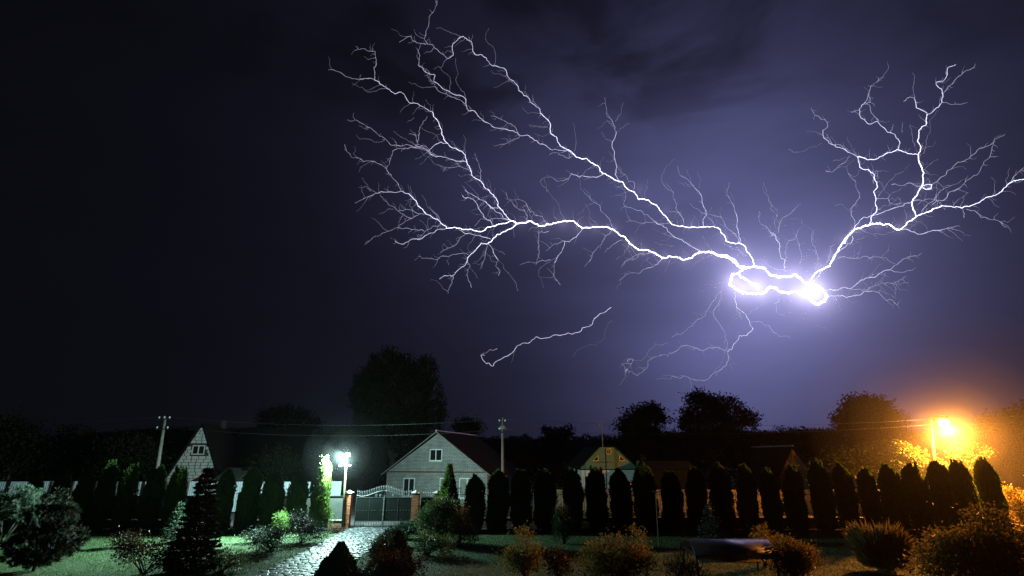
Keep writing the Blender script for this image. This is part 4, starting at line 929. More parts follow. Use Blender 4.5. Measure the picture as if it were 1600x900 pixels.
# ---- trees
def tree(name, label, lobes, Y, m, seed, n, ll, trunk_px, cat='tree', group=None, hang=False, tm='bark', clump=.55, depth=.8, dY=None):
    g = rngf(seed); s_ = 800 / (Y / pdir(800, 680).y); base = Vector((at(trunk_px, 735, Y).x, Y, 0)); root = empty(name, base, 0, label, cat, group)
    P, D = [], []; br = MB(); ar = np.array([q[2] * q[3] for q in lobes], float); ar /= ar.sum(); cs_ = []
    zc = np.mean([at(q[0], q[1], Y).z for q in lobes]); fork = Vector((0, 0, max(1.2, zc * .35)))
    br.tube([(0, 0, -.1), tuple(fork * .5), tuple(fork)], [.034 * zc + .05, .027 * zc + .04, .022 * zc + .03], 8)
    for q, v in zip(lobes, ar):
        p = at(q[0], q[1], Y) - base; rx, rz = q[2] / s_, q[3] / s_; k = max(4, int(n * v / 34)); u = unit(g.normal(size=(k, 3))); rr = g.uniform(.1, 1, k) ** .42
        c_ = np.array(p) + u * rr[:, None] * np.array([rx, rx * depth, rz])
        br.tube([tuple(fork * .9), tuple(fork.lerp(p, .5) + Vector((0, 0, .1 * rz))), tuple(p)], [.02 * zc, .013 * zc, .005 * zc], 6)
        for j in range(0, k, 3): br.tube([tuple(p * .7 + fork * .3), tuple((np.array(p) * .5 + c_[j] * .5) + np.array([0, 0, .1])), tuple(c_[j])], [.008 * zc, .005 * zc, .0015 * zc], 4)
        for ci, ui in zip(c_, u):
            m_ = int(34 * g.uniform(.45, 1.5))
            if hang:
                o_ = g.normal(size=(m_, 3)) * np.array([.2, .2, .15]); o_[:, 2] -= g.uniform(0, 1, m_) ** .8 * g.uniform(.8, 3.0); P.append(ci + o_); D.append(np.array([0, 0, -1.0]) + g.normal(size=(m_, 3)) * .35)
            else:
                o_ = g.normal(size=(m_, 3)) * clump * np.array([1, 1, .75]); P.append(ci + o_); D.append(g.normal(size=(m_, 3)) + ui * .4)
    P = np.concatenate(P); D = np.concatenate(D); L = g.uniform(.6, 1.3, len(P)) * ll; P[:, 2] = np.maximum(P[:, 2], .3)
    link('crown', leaf_mesh('crown', P, D, L, L * (.45 if hang else .7), m, seed), root); br.build('trunk', M[tm], root, True)
    return root
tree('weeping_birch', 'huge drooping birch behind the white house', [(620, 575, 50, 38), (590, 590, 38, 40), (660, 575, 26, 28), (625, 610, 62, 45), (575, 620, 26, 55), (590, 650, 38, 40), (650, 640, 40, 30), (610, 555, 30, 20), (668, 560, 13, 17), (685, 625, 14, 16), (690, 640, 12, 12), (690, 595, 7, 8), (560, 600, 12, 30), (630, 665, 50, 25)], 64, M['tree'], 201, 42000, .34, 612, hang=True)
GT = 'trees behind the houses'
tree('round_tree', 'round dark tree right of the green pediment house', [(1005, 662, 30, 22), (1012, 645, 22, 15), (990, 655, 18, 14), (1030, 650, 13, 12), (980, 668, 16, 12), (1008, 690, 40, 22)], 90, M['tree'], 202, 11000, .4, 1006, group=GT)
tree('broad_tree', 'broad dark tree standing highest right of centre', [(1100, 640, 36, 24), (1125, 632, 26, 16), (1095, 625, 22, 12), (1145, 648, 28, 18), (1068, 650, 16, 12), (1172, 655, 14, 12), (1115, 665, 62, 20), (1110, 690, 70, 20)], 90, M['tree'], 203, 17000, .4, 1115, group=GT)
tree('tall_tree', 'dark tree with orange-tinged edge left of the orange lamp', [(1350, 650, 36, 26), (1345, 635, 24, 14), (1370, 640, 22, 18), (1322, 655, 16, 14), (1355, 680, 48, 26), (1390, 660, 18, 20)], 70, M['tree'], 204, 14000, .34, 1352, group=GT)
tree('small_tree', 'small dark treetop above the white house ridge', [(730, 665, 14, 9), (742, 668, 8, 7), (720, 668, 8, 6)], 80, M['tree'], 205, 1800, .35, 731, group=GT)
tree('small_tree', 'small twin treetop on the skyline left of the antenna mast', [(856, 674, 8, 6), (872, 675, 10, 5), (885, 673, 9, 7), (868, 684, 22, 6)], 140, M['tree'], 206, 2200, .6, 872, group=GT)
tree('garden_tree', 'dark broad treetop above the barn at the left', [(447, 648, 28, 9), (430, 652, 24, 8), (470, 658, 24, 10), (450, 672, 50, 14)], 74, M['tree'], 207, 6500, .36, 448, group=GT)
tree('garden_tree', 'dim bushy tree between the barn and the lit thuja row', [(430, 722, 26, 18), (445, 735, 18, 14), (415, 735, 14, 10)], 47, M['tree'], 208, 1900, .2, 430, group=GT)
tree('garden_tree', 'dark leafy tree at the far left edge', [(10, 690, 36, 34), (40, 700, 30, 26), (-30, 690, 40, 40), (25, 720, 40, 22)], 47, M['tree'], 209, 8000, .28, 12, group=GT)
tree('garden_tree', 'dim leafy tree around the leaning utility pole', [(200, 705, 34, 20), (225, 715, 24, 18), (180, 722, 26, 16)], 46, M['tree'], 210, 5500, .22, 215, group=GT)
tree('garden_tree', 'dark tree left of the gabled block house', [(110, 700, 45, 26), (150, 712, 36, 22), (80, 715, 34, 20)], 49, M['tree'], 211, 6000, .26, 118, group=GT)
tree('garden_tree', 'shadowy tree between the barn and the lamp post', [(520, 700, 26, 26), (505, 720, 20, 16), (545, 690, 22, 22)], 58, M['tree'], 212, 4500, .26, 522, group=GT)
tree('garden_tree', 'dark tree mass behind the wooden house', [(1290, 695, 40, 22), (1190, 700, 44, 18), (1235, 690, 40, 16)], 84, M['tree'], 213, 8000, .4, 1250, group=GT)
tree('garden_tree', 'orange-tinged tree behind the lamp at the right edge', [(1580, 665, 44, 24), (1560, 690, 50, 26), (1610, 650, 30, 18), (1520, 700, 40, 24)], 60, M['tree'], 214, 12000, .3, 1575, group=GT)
tree('garden_tree', 'brown-lit bushy tree left below the orange lamp', [(1380, 714, 20, 18), (1350, 720, 24, 14), (1322, 724, 20, 12)], 46, M['tree'], 215, 4800, .22, 1360, group=GT)
# the tree right under the orange lamp
tree('lamplit_tree', 'blazing orange-lit treetop left below the orange lamp', [(1418, 716, 14, 13), (1412, 702, 8, 11), (1402, 727, 9, 9), (1428, 708, 7, 9), (1440, 722, 10, 13), (1432, 735, 12, 12), (1448, 737, 7, 10), (1408, 742, 14, 10)], 40.2, M['leaf'], 216, 4600, .16, 1425, clump=.2, depth=.9)
tree('lamplit_tree', 'blazing orange-lit treetop right below the orange lamp', [(1497, 700, 11, 10), (1512, 693, 9, 6), (1488, 708, 8, 7), (1505, 722, 10, 14), (1525, 715, 11, 7), (1540, 708, 9, 8), (1514, 735, 8, 10), (1472, 728, 8, 7), (1460, 738, 8, 7), (1480, 738, 10, 8)], 40.0, M['leaf'], 217, 4600, .16, 1498, clump=.18, depth=.6)

# ---- far wood along the hill crest and grass: nobody could count these
g = rngf(301); nwood = 26000
x = g.uniform(-275, 275, nwood); t = g.uniform(0, 1, nwood); Yw = 330 + 75 * t
zc = np.array([crest(v) for v in x]) * np.interp(Yw, [250, 300, 350, 400, 435], [0, .35, .75, 1, 1.02])
lump = 2.4 + 1.6 * np.sin(x * .21) * np.sin(x * .083 + 1) + 1.1 * np.sin(x * .57 + 2)
P = np.stack([x, Yw, zc + g.uniform(0, 1, nwood) ** .7 * np.maximum(lump, .8)], 1)
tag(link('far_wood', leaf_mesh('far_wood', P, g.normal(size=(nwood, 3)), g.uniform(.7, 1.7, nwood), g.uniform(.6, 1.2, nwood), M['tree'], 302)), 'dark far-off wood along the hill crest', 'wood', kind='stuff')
# middle-distance dark undergrowth behind the houses
nm_ = 42000; x = g.uniform(-75, 75, nm_); Yw = g.uniform(66, 130, nm_); z = g.uniform(0, 1, nm_) * (2.6 + 1.2 * np.sin(x * .3) + .8 * np.sin(x * .71 + 1) + (Yw - 66) * .02)
tag(link('undergrowth', leaf_mesh('undergrowth', np.stack([x * Yw / 70, Yw, z], 1), g.normal(size=(nm_, 3)), g.uniform(.3, .7, nm_), g.uniform(.25, .5, nm_), M['tree'], 303)), 'dark undergrowth and gardens behind the houses', 'undergrowth', kind='stuff')
ng = 230000
Yg = 15 + (32.5 - 15) * g.uniform(0, 1, ng) ** .8; Xg = g.uniform(-1.08, 1.08, ng) * Yg
ok = np.ones(ng, bool); pp = np.array(PATH)
ins = np.zeros(ng, bool)
for i in range(len(pp)):
    (x1, y1), (x2, y2) = pp[i], pp[i - 1]
    if y1 == y2: continue
    ins ^= ((y1 > Yg) != (y2 > Yg)) & (Xg < (x2 - x1) * (Yg - y1) / (y2 - y1) + x1)
dens = np.sin(Xg * 1.7 + np.sin(Yg * 1.1) * 2) * np.sin(Yg * 1.9 + Xg * .4) * .5 + .5
ok = ~ins & (g.uniform(0, 1, ng) < .5 + .5 * dens)
Xg, Yg, dn = Xg[ok], Yg[ok], dens[ok]; n_ = len(Xg)
hb = g.uniform(.03, .065, n_) * (.75 + .5 * dn); an = g.uniform(0, 6.283, n_); wv = .012
dx, dy = np.cos(an) * wv, np.sin(an) * wv; lx, ly = g.normal(size=n_) * .022, g.normal(size=n_) * .022
V = np.stack([np.stack([Xg - dx, Yg - dy, 0 * Xg + .005], 1), np.stack([Xg + dx, Yg + dy, 0 * Xg + .005], 1), np.stack([Xg + lx, Yg + ly, hb], 1)], 1).reshape(-1, 3)
tag(link('grass', tri_mesh('grass', V, np.arange(n_ * 3).reshape(-1, 3), M['grass'])), 'short mown grass of the garden lawn', 'grass', kind='stuff')
# weeds and litter in the planting bed
nn_ = 7000; x = g.uniform(-34, 34, nn_); y = 32.3 + g.uniform(0, 1.6, nn_) ** 1.0; P = np.stack([x, y, np.full(nn_, .0)], 1)
keep = ~((x > gx0 - .3) & (x < gx1 + .3)); P = P[keep]
tag(link('bed_weeds', leaf_mesh('bed_weeds', P, g.normal(size=(len(P), 3)) * .6 + np.array([0, 0, 1.0]), g.uniform(.04, .16, len(P)), g.uniform(.015, .04, len(P)), M['grass'], 304)), 'weeds in the soil bed under the thujas', 'weeds', kind='stuff')

# ================================================================== LIGHTNING
LY = 2600.0; CORE = (1235, 440)
REG = dict(A=(500, 0, 3.75), B=(500, 220, 3.75), C=(820, 140, 3.215), D=(920, 360, 3.077), E=(1180, 80, 3.0), F=(1080, 360, 4.706), G=(700, 460, 5.333), H=(800, 380, 5.0), P=(0, 0, 1.0))
LIGHT = '''
A t 680,0 685,30 665,70 640,100 638,140 620,185 612,225 630,258 660,262 690,290 705,310 735,330 748,343
A n 748,343 780,325 775,290 778,255 800,240 822,218 840,212 862,232 885,243 895,275 910,320 950,322 975,340 1000,378 1040,390 1090,410 1095,440 1125,470 1160,505 1165,530 1195,560 1215,565 1235,600 1285,635 1290,665
C m 78,120 118,155 130,220 160,240 180,285 225,305 260,340
C s 260,340 310,345 350,375 390,420 440,445 490,462 505,490 550,515 573,553 605,552 660,580 690,620 720,655 790,685 840,690 900,690 980,702 1005,735 1010,760 1080,772 1105,785 1115,815 1140,845 1150,885
A t 465,248 490,232 530,212 545,240 575,252 620,260
A f 548,170 560,200 590,220 612,225
A f 680,165 720,170 760,188 800,203 825,215
A t 590,258 575,300 580,340 578,385
A n 578,385 605,405 640,432 675,440 665,475 692,490 720,520 760,538 790,555 830,562 855,580 858,620 870,650 920,668 960,710 1010,742 1080,755 1130,765 1175,795 1225,795 1250,815 1290,845 1320,850 1350,875
C n 128,300 175,305 215,305 240,325 260,340
C t 120,330 160,315 185,330 215,345 240,335
A f 748,343 725,365 720,385 690,390 665,405
A f 705,395 725,425 755,445 768,490 760,538
A f 795,340 810,430 795,470 815,510 845,540 855,580
A f 520,480 560,490 600,515 660,508 690,515
A t 625,440 660,480 690,530 740,550 800,580 850,610
A t 210,270 225,290 265,285 290,300 325,305 330,350 325,390 320,440 322,470
A t 50,410 90,415 140,440 190,462 230,465 270,460 322,470
A n 322,470 355,495 395,520 440,550 475,540 500,570 520,600 560,605 600,625 640,650 660,657
A m 660,657 685,700 700,735 715,775 725,810 745,838
B m 745,13 800,48 835,65 855,105 865,140 880,165 887,200 910,220 938,235 960,262 990,290 1010,315 1035,345 1040,380 1060,400 1090,435 1118,468
A f 185,485 220,505 280,540 330,535 355,520 395,520
A f 665,610 660,657
A t 160,700 205,700 240,720 280,745 320,770 350,800 385,815 415,850 450,852 500,848 550,865 600,855
B n 560,25 620,50 665,85 720,95 790,115 840,118 860,125
B t 575,20 625,35 650,70 700,92
B t 530,30 580,45 630,60 665,85
A f 210,790 240,815 290,815 360,832 385,815
B n 745,13 700,12 665,30 640,55
A t 520,785 560,790 570,830 575,850
A t 630,680 605,710 585,745 580,790 570,830
A f 585,745 640,775 690,800 715,835
A f 430,770 470,800 520,830 570,850
A f 550,690 510,715
A f 840,790 857,820 850,865 832,885
A f 895,200 885,243
A f 990,165 970,200 980,250 1020,285 1030,330 1020,380
A f 1250,550 1245,590 1235,600
A f 1185,630 1220,665 1285,665
A f 1225,730 1280,740 1335,745
A t 1000,680 1050,695 1100,720 1140,740 1160,780
A t 1020,855 1080,845 1120,825 1160,810 1175,795
A f 1000,410 1060,435 1110,470 1150,500
B t 145,20 155,60 185,98 220,100 260,120 320,120 360,140 395,175 425,220 460,255 475,295
B t 560,35 520,45 470,45 425,60 415,100 405,140 390,160
B f 360,115 390,165 405,190
B f 245,215 265,245 290,280 345,303
B f 225,272 270,265 300,295
B t 205,365 245,345 300,320 345,305
B n 345,305 400,300 475,295 520,310
B m 520,310 545,335 570,365 600,400 620,428
B t 345,305 370,340 400,372 430,385 460,412 490,410 530,405 580,428 620,428
B f 345,428 390,408 430,400
B t 460,412 500,440 538,455 580,430
B t 455,510 490,480 538,455
B m 620,428 660,450 690,460 710,485 740,512
B f 595,315 620,350 630,390 665,420 680,430 700,455 705,475
B f 640,380 660,410 690,430 700,460
B f 530,265 533,310
B f 340,245 345,300
B s 740,512 810,512 860,520 920,530 970,520 1010,500 1050,488 1120,470
B n 740,512 690,520 650,540 610,560 580,580 540,575 520,590 460,600 440,585
B t 710,490 660,500 630,520 600,550 570,575
B t 260,610 300,580 350,555 400,530 455,510 490,515 540,520 610,530
B f 520,590 510,620 490,630
B n 810,512 860,545 920,553 960,565 1000,575
B t 870,540 830,560 810,590 780,620 740,635 705,655
B t 580,665 600,690 650,690 690,695 720,675 780,665 820,660 870,668
B x 1120,470 1160,485 1210,480 1225,470 1260,485 1285,500 1350,490
B s 1150,490 1120,515 1070,535 1035,550 1010,580 985,600
B m 985,600 945,598 920,630 890,660 865,685 862,710
B n 862,710 830,740 800,765 778,790 740,790 700,810
B t 778,790 775,830 755,870 750,895
B t 862,710 878,730 862,780 870,820 888,860
B f 880,730 905,770 922,805
B n 985,600 1010,635 1020,665 1045,700
B t 1045,700 1030,730 1055,765 1045,790
B f 1010,630 1050,650 1085,668
B f 1045,700 1075,745 1120,795 1150,840 1160,880
B t 990,605 970,660 955,710 950,750
B f 975,640 940,690 900,715
B n 835,320 880,335 910,355 925,385 945,420 970,455 1010,495
B n 850,290 885,310 930,340 970,355 990,380 1045,395
B n 970,355 1000,395 1040,420 1075,455 1118,468
B t 905,500 940,460 970,460 1000,460 1060,455 1100,468
B t 910,85 930,130 945,175 935,230
B f 905,70 910,85
B t 720,180 745,155 820,150 860,165 885,180
B f 590,60 650,110 680,140 740,155
B t 790,115 820,150
B f 810,200 850,200 885,195
B t 1090,300 1100,340 1140,385 1170,405 1200,405 1215,440 1218,475
B t 1110,340 1160,340 1210,370 1230,410 1260,435 1310,460 1340,485
B f 1195,395 1190,410 1205,415
B f 1340,200 1290,240 1330,300
B t 1340,530 1285,535 1280,580 1285,650 1275,690 1270,720
B f 830,260 870,320
C x 128,677 190,662 250,663 290,697 340,692 390,688 440,700 485,735 530,775 570,805 610,805 660,825 700,845 760,840 800,857 840,845 870,822
C X 870,822 900,815 950,822 1000,840 1040,850 1075,890 1110,893
C t 400,40 410,95 435,150 448,180 460,215
C n 460,215 440,265 450,310 455,360 462,385 455,430 475,458
C f 495,65 485,120 455,160
C f 525,170 480,195 460,210
C f 385,215 410,250 440,265
C f 420,310 450,355
C t 462,385 490,420 520,460 548,462 550,500
C f 243,170 255,230 258,265 248,310
C f 20,175 60,185 115,188
C f 40,30 45,60 75,95
C f 125,130 118,155
C t 110,440 160,460 200,455 235,422
C n 235,422 275,440 330,440 395,425
C f 205,405 235,422
C f 105,470 125,520 155,555 175,590 195,640 205,655
C f 75,465 100,440 105,470
C f 150,590 145,630 165,655
C t 300,520 330,550 375,580 400,625 425,650 440,695
C f 275,440 280,500 300,520
C f 300,570 325,610 330,645 365,683
C f 240,610 245,660
C t 495,500 495,575 545,598 600,628 650,660
C n 650,660 690,680 735,725 790,755 830,785 880,810
C t 510,665 555,662 600,672 650,665 720,672 745,662
C f 600,628 608,660 580,680 550,725
C f 615,450 615,490 605,545
C f 755,350 715,380 690,430 690,465
C t 690,465 740,510 745,545 765,575 765,610 790,640 800,680
C t 725,610 765,615 785,635
C t 765,385 780,430 830,465 860,500
C n 860,500 890,555 905,600 912,630 895,660 900,690
C f 810,400 830,440 840,480
C f 865,405 885,450 875,495
C t 830,570 870,600 905,625 940,630 985,640 1010,690 1060,725
C t 912,630 945,665 955,690
C f 940,590 912,620
C t 1025,465 1015,510 1040,570 1060,620
C n 1060,620 1065,690 1075,740 1080,770
C f 1000,480 1020,510
C n 290,697 260,740 225,765 200,762 190,800 165,840 150,870
C t 200,760 150,775 105,810
C t 440,705 405,735 385,780 340,820 325,860 300,890
C t 490,755 440,780 400,820
C f 520,780 500,830 460,855
C t 600,825 560,830 520,855 490,880
C t 700,848 660,880 610,900
C f 640,695 700,725 760,745
C f 750,785 700,780 650,765
C f 770,735 820,770 870,800
C f 895,735 920,780 940,810
C f 1000,770 1050,790 1100,830
C f 1200,465 1220,530 1240,580 1270,640
C f 930,830 890,850 850,880
H t 345,115 330,180 325,250 345,285 380,325
H f 345,115 290,150 240,180 205,215 205,250 235,300 250,350
H t 60,170 110,150 190,155 240,135 300,130
H t 1180,120 1140,150 1100,185 1030,205 980,235 930,230 880,255 835,290
H t 1110,85 1060,80 990,90 940,130 900,140 850,190
H f 1560,95 1500,125 1440,150 1390,190 1340,210
H f 910,15 880,75
H f 840,100 810,130
F X 155,160 200,185 290,205 360,270 400,280 460,265 540,280 585,330 640,345 700,340 760,322 800,350 840,385 870,400
F X 380,290 350,315 300,320 292,360 280,400 330,435 380,460 440,465 510,465 550,450 570,420 610,420 690,455 770,450 830,485 860,480
F X 345,320 365,345 410,365 440,390 490,410
F Z 440,390 470,405 490,425
F Z 330,430 360,450 390,460
F Z 870,400 900,400 960,430 995,480 980,520 920,545 875,510 860,470 870,400
F Z 860,420 880,440
F x 870,380 890,345 930,300 970,285 1020,260 1050,200 1080,150 1110,95 1150,45 1200,0
E x 418,900 440,860 465,835 500,825 540,812 600,815 625,810 650,830 680,835
E s 680,835 715,800 755,775 800,755 850,735 875,722
E m 875,722 920,727 970,735 1020,720 1060,700 1110,680 1160,650 1190,620 1230,605 1262,600
E s 755,775 740,740 735,705 755,680 770,650 785,625 785,590 790,570 778,540 765,500 765,485
E m 765,485 720,480 690,470 668,462 640,475 600,490 550,508 510,500 480,495
E n 480,495 440,475 415,458 380,450 345,430 320,405 318,370
E t 318,370 340,350 325,320 280,300 262,265
E t 320,405 350,410 365,440 400,440 430,470
E f 275,320 280,300 310,315
E f 155,460 180,475 215,472 250,455 310,430
E f 240,375 290,380 318,395
E t 445,490 430,510 395,535 365,565 330,560
E f 365,515 400,510 445,498
E f 430,400 450,440 475,490
E f 410,430 440,470
E n 668,462 675,420 655,390 620,380 590,350 575,330 540,342 515,325 490,300 488,270 515,240
E t 515,240 530,200 540,165 575,140 600,120
E t 515,240 540,265 555,300 578,325
E t 450,285 488,275
E t 530,200 540,240 515,250
E f 620,50 625,80 600,120
E f 645,340 635,380
E m 765,485 778,450 760,420 768,370 800,345 805,295
E n 805,295 850,265 875,240 880,205 870,175 855,165 848,145 890,130 900,110 905,75 940,62
E t 880,200 905,165 940,130 970,105 1010,85 1035,60
E n 805,290 755,265 745,215
E t 745,215 725,215 695,235
E f 750,215 740,180 748,120 738,100
E t 875,238 920,250 995,240
E f 790,480 800,420 820,380 820,320 860,275
E f 750,445 735,390 725,345 760,360
E f 690,330 690,380
E m 480,495 490,545 530,555 560,580 572,615 555,660 565,700 570,745 545,775 538,810
E t 530,548 555,590 555,620
E t 435,570 470,610 480,650 490,685 450,740 450,770 465,830
E f 430,540 435,570
E f 370,725 400,715 445,745
E f 500,550 460,590 440,575
E n 465,830 500,785 545,770 600,755 650,735 700,715 735,705
E t 570,690 620,690 630,710 660,718 700,712
E f 580,680 620,620 650,590 700,560 725,530
E f 620,690 650,660 690,640
E t 640,625 680,630 720,618 750,630 780,632
E t 570,740 590,740
E f 570,560 575,590
E m 785,632 825,625 825,645 800,648 785,640
E t 825,630 870,590 900,560 950,520 1000,505 1030,480 1050,455 1100,440 1130,410 1170,390
E t 830,720 880,700 910,660 960,640 990,605 1040,580 1070,530 1100,495 1110,450 1125,420
E t 780,750 810,715 850,680 880,650 920,630
E t 735,705 800,695 850,700 875,722
E f 855,615 920,630 950,620 975,600
E f 1100,495 1140,495
E f 785,560 820,530 860,505
E f 800,660 790,700 760,720
E f 930,720 960,690 1000,660
E f 705,800 710,770 700,740
E n 680,835 730,845 790,855 830,840 880,835
E t 880,835 920,825 960,820
E f 880,835 960,842 1010,865
E t 970,735 980,760 978,780
E t 990,740 1050,765 1110,790 1150,800 1180,825
E t 1190,620 1210,590 1230,570 1260,545
E f 1150,800 1200,850
E f 40,620 60,680 75,710 70,740 100,770 95,830
E t 215,715 180,745 130,780 115,810 108,850
E t 20,750 20,800 60,830 80,860 100,870 105,895
E f 270,890 270,840 230,810 200,840 190,880 160,890
E f 220,810 215,790 165,785
E f 660,840 630,850 610,860 560,855
F n 580,10 610,30 625,70 650,100 655,180 690,220 690,285
F t 575,45 600,40 615,25
F t 785,0 775,55 720,75 705,130 695,180 690,230
F t 775,55 790,90 800,140 815,180 800,240 765,295
F t 485,215 540,215 575,265 640,290 710,295
F f 690,230 710,280 730,310
F t 900,0 885,60 910,120 930,190 935,240 915,270 915,300
F f 860,145 905,150 935,190
F f 1300,40 1240,65 1190,75
F n 1185,40 1180,90 1120,130 1070,165 1040,200
F t 1060,100 1030,120 1010,190 990,240 970,280
F t 1020,180 1000,250 960,300 940,340 930,390
F f 350,150 345,260
F f 230,95 280,120 350,155 410,185
F f 80,40 120,100 150,150
F t 285,0 330,40 350,90
F n 970,285 940,330 900,370 885,400
F t 1080,205 1130,195 1180,205 1240,205 1290,190 1320,205 1380,195 1430,200 1470,235 1500,245
F n 985,445 1040,440 1090,430 1120,418 1170,430 1210,400 1250,365 1320,345 1380,320 1420,295 1460,290
F t 1460,290 1510,255 1560,210 1595,195 1640,185 1700,165
F t 1460,290 1520,305 1590,295 1650,275
F t 1170,430 1240,430 1300,435 1340,410 1390,390 1450,385 1520,375 1580,340
F f 1450,385 1530,400 1600,380
F f 1390,390 1415,340 1430,300
F n 985,500 1030,480 1080,480 1140,495 1200,480 1260,460 1330,445
F t 1330,445 1380,455 1420,505 1490,525 1530,575
F t 1040,500 1070,515 1050,480
F f 1140,495 1180,530 1230,525
F f 1380,440 1440,465 1500,505
F f 920,545 945,580 990,600 1010,620 1025,650
F f 1050,520 1090,550 1095,595 1070,605
F f 830,280 870,330
F t 640,455 645,490 615,540 595,520 550,525 500,550 450,590 420,625
F t 625,540 625,590 650,620 685,625
F f 690,610 730,595 800,590 845,600 820,640 840,670 890,665 930,700 980,710 1000,740 1025,750
F n 320,455 325,520 335,565 380,600 410,640 430,680 455,725
F f 355,600 360,650 390,680
F f 700,525 760,510 840,515
F f 660,480 700,500 710,525
D n 790,470 760,505 725,505 705,540 690,570 668,583
D t 668,583 640,570 600,565 550,578 500,560 450,555 420,580 380,600 330,605 285,625 270,670 235,700 210,680 180,670 158,640
D t 668,585 672,620 660,650 610,680 580,710 530,720 490,712 460,700 440,712 405,698
D f 650,590 635,640 600,680
D f 405,698 390,715 320,715
D f 158,640 190,640 200,620 230,625 280,600 300,570 320,545 380,540
D t 185,632 195,618 215,622 205,640 190,645
D t 175,675 185,665 180,685
D t 780,440 830,440 860,455 890,490 920,510 960,508 968,520
D t 650,260 640,290 610,330 580,370 560,410 520,430 480,465 440,500 400,512
D t 640,300 625,350 600,385 600,410 630,450 655,500 668,540 662,575
D f 530,270 560,262 610,262 660,255
D f 590,240 625,250 660,250
D f 530,300 570,275 620,265
D f 640,330 630,400
D f 725,485 705,520
D f 680,640 690,680
D t 735,430 725,400 710,370 
'''
LONE = '''
G n 1360,108 1320,140 1220,200 1195,255 1140,275 1080,317 1000,320 930,342 875,340 850,358 770,368 735,352 690,395 625,405 575,430 555,465 500,512 440,540 400,560 380,595 360,595 340,572 320,578 290,545 275,505
G t 275,505 305,510 285,495 278,520
G t 290,490 330,480 345,460 380,465 410,452
G v 560,470 540,540 525,570
G v 1370,220 1340,235 1310,290 1305,340 1280,390 1230,425 1090,455 1060,490 1040,525
'''
WID = dict(Z=(3.2, 14), X=(2.6, 12), x=(1.65, 7), s=(1.1, 4.2), m=(.85, 2.5), n=(.6, 1.5), t=(.48, .78), f=(.42, .36), v=(.5, .2))
LM = {k: emat('lightning_' + nm, (.74, .74, 1.0), v[1]) for (k, v), nm in zip(WID.items(), ('heart', 'core', 'trunk', 'strong', 'middle', 'fine', 'thin', 'faint', 'ghost'))}
lr = random.Random(12)
def frac(pts, amp, it=2):
    for _ in range(it):
        o = [pts[0]]
        for a, b in zip(pts[:-1], pts[1:]):
            d = math.hypot(b[0] - a[0], b[1] - a[1]); k = lr.gauss(0, amp) * d
            nx, ny = -(b[1] - a[1]) / max(d, 1e-6), (b[0] - a[0]) / max(d, 1e-6); t = lr.uniform(.4, .6)
            o += [(a[0] + (b[0] - a[0]) * t + nx * k, a[1] + (b[1] - a[1]) * t + ny * k), b]
        pts = o
    return pts
def lpt(x, y):
    Y = LY * (1 + .05 * math.sin(x * .011) + .04 * math.sin(y * .017 + 1) + .02 * math.sin(x * .05 + y * .03)); return at(x, y, Y)
def bolt_geo(mb, pts, wpx, taper=.45, n=5):
    c0 = math.hypot(pts[0][0] - CORE[0], pts[0][1] - CORE[1]); c1 = math.hypot(pts[-1][0] - CORE[0], pts[-1][1] - CORE[1])
    if c0 > c1: pts = pts[::-1]
    q = [lpt(*p) for p in pts]; m_ = len(q)
    rad = [max(.3, wpx / 2 * (1 - (1 - taper) * i / max(1, m_ - 1)) * lr.uniform(.62, 1.3) * v.length / 800 * .93) for i, v in enumerate(q)]
    mb.tube(q, rad, n)
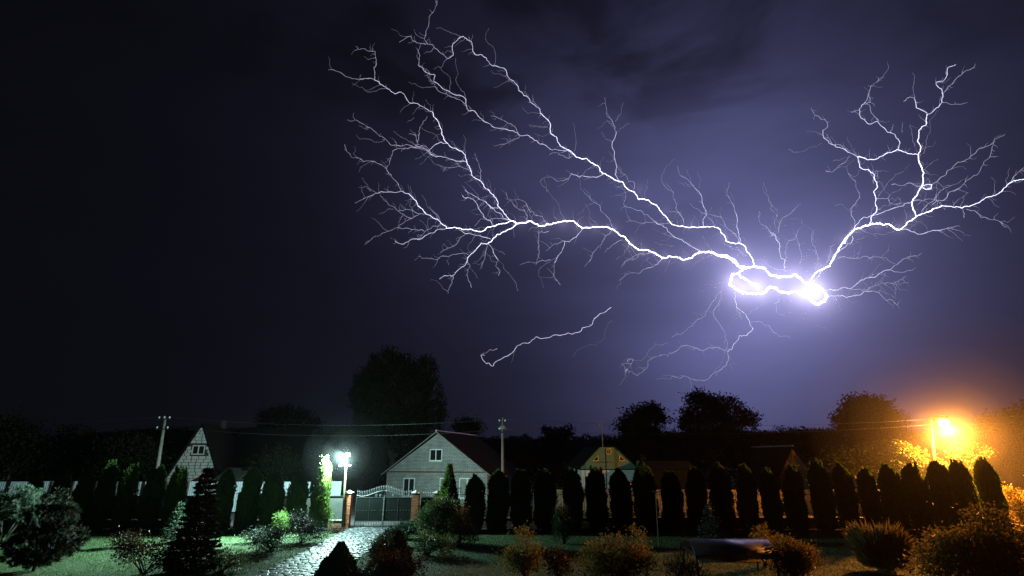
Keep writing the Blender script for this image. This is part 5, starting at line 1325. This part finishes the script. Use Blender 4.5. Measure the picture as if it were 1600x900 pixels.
def make_bolt(label, text, twigs=True):
    segs = []
    for ln in text.strip().splitlines():
        k = ln.split(); ox_, oy_, s_ = REG[k[0]]; pts = [(ox_ + float(a.split(',')[0]) / s_, oy_ + float(a.split(',')[1]) / s_) for a in k[2:]]; segs.append((k[1], pts))
    first = segs[0][1][0]; root = empty('lightning_bolt', (0, LY, 0), 0, label, 'lightning', 'lightning in the storm sky')
    org = Vector((0, LY, 0)); tw = MB()
    for kind, pts in segs:
        wpx = WID[kind][0]; mb = MB(); fp = frac(pts, .085 if kind in 'tfvnm' else .07, 2); fp = frac(fp, .1, 1) if kind in 'ZXxsm' else fp
        bolt_geo(mb, fp, wpx, .8 if kind in 'ZXxs' else (.7 if kind in 'mn' else .4)); mb.v = [v - org for v in mb.v]
        mb.build('channel' if kind in 'ZXxsm' else 'branch', LM[kind], root)
        if kind in 'xsmnt' and twigs:
            for i in range(2, len(fp) - 2):
                for _ in range((lr.random() < .22) + (lr.random() < .1)):
                    p = fp[i]; vx, vy = p[0] - CORE[0], p[1] - CORE[1]; a = math.atan2(vy, vx) + lr.choice((-1, 1)) * lr.uniform(.25, 1.3); l_ = lr.uniform(4, 12) if lr.random() < .7 else lr.uniform(12, 30)
                    bolt_geo(tw, frac([p, (p[0] + math.cos(a) * l_ * .5, p[1] + math.sin(a) * l_ * .5), (p[0] + math.cos(a + lr.uniform(-.5, .5)) * l_, p[1] + math.sin(a + lr.uniform(-.5, .5)) * l_)], .12, 1), .45, .3, 3)
    if tw.v: tw.v = [v - org for v in tw.v]; tag(tw.build('hair_twigs', LM['f'], root), kind='stuff')
    return root
make_bolt('vast branching white-violet lightning spreading from a blinding knot over the right of the sky', LIGHT)
make_bolt('single thin curling lightning thread low in the sky left of centre', LONE, False)

# ================================================================== HAZE
def air(name, density, g_, colr=(.9, .92, .95, 1)):
    hm = bpy.data.materials.new(name); hm.use_nodes = True; t_ = hm.node_tree; t_.nodes.clear()
    ho = t_.nodes.new('ShaderNodeOutputMaterial'); hv = t_.nodes.new('ShaderNodeVolumePrincipled'); hv.inputs['Color'].default_value = colr; hv.inputs['Density'].default_value = density; hv.inputs['Anisotropy'].default_value = g_
    t_.links.new(hv.outputs[0], ho.inputs['Volume']); return hm
tag(MB().box((0, 200, 14.5), (600, 520, 31)).build('haze', air('haze', HAZE_DENSITY, .8)), 'thin damp night haze over the whole village', 'haze', kind='stuff')
# added scattering spheres imitating the lens glow of the two lamps
def added_halo(c, r, dens, label):
    pr = [(max(.001, r * math.sin(a)), -r * math.cos(a)) for a in np.linspace(.02, math.pi - .02, 17)]
    tag(MB().lathe(pr, (0, 0, 0), 28).build('added_halo', air('added_halo', dens, .5), loc=c), label, 'added_halo', kind='stuff')
oc_ = LB + bulb_c + Vector((0, 0, -.3))
for k_, (r_, d_) in enumerate(((9.0, .0013), (6.0, .0014), (3.6, .002), (1.9, .004))):
    added_halo(oc_ + Vector((0, 0, .03 * k_)), r_, d_, ('outermost thin', 'wide', 'closer', 'innermost dense')[k_] + ' added glow halo around the orange lamp')
for k_, (r_, d_) in enumerate(((2.6, .00035), (1.5, .0008), (.8, .002))):
    added_halo(Eb + q_led + Vector((0, -.25, .02 * k_)), r_, d_, ('thin outer', 'closer', 'innermost')[k_] + ' added glow halo around the white floodlight')
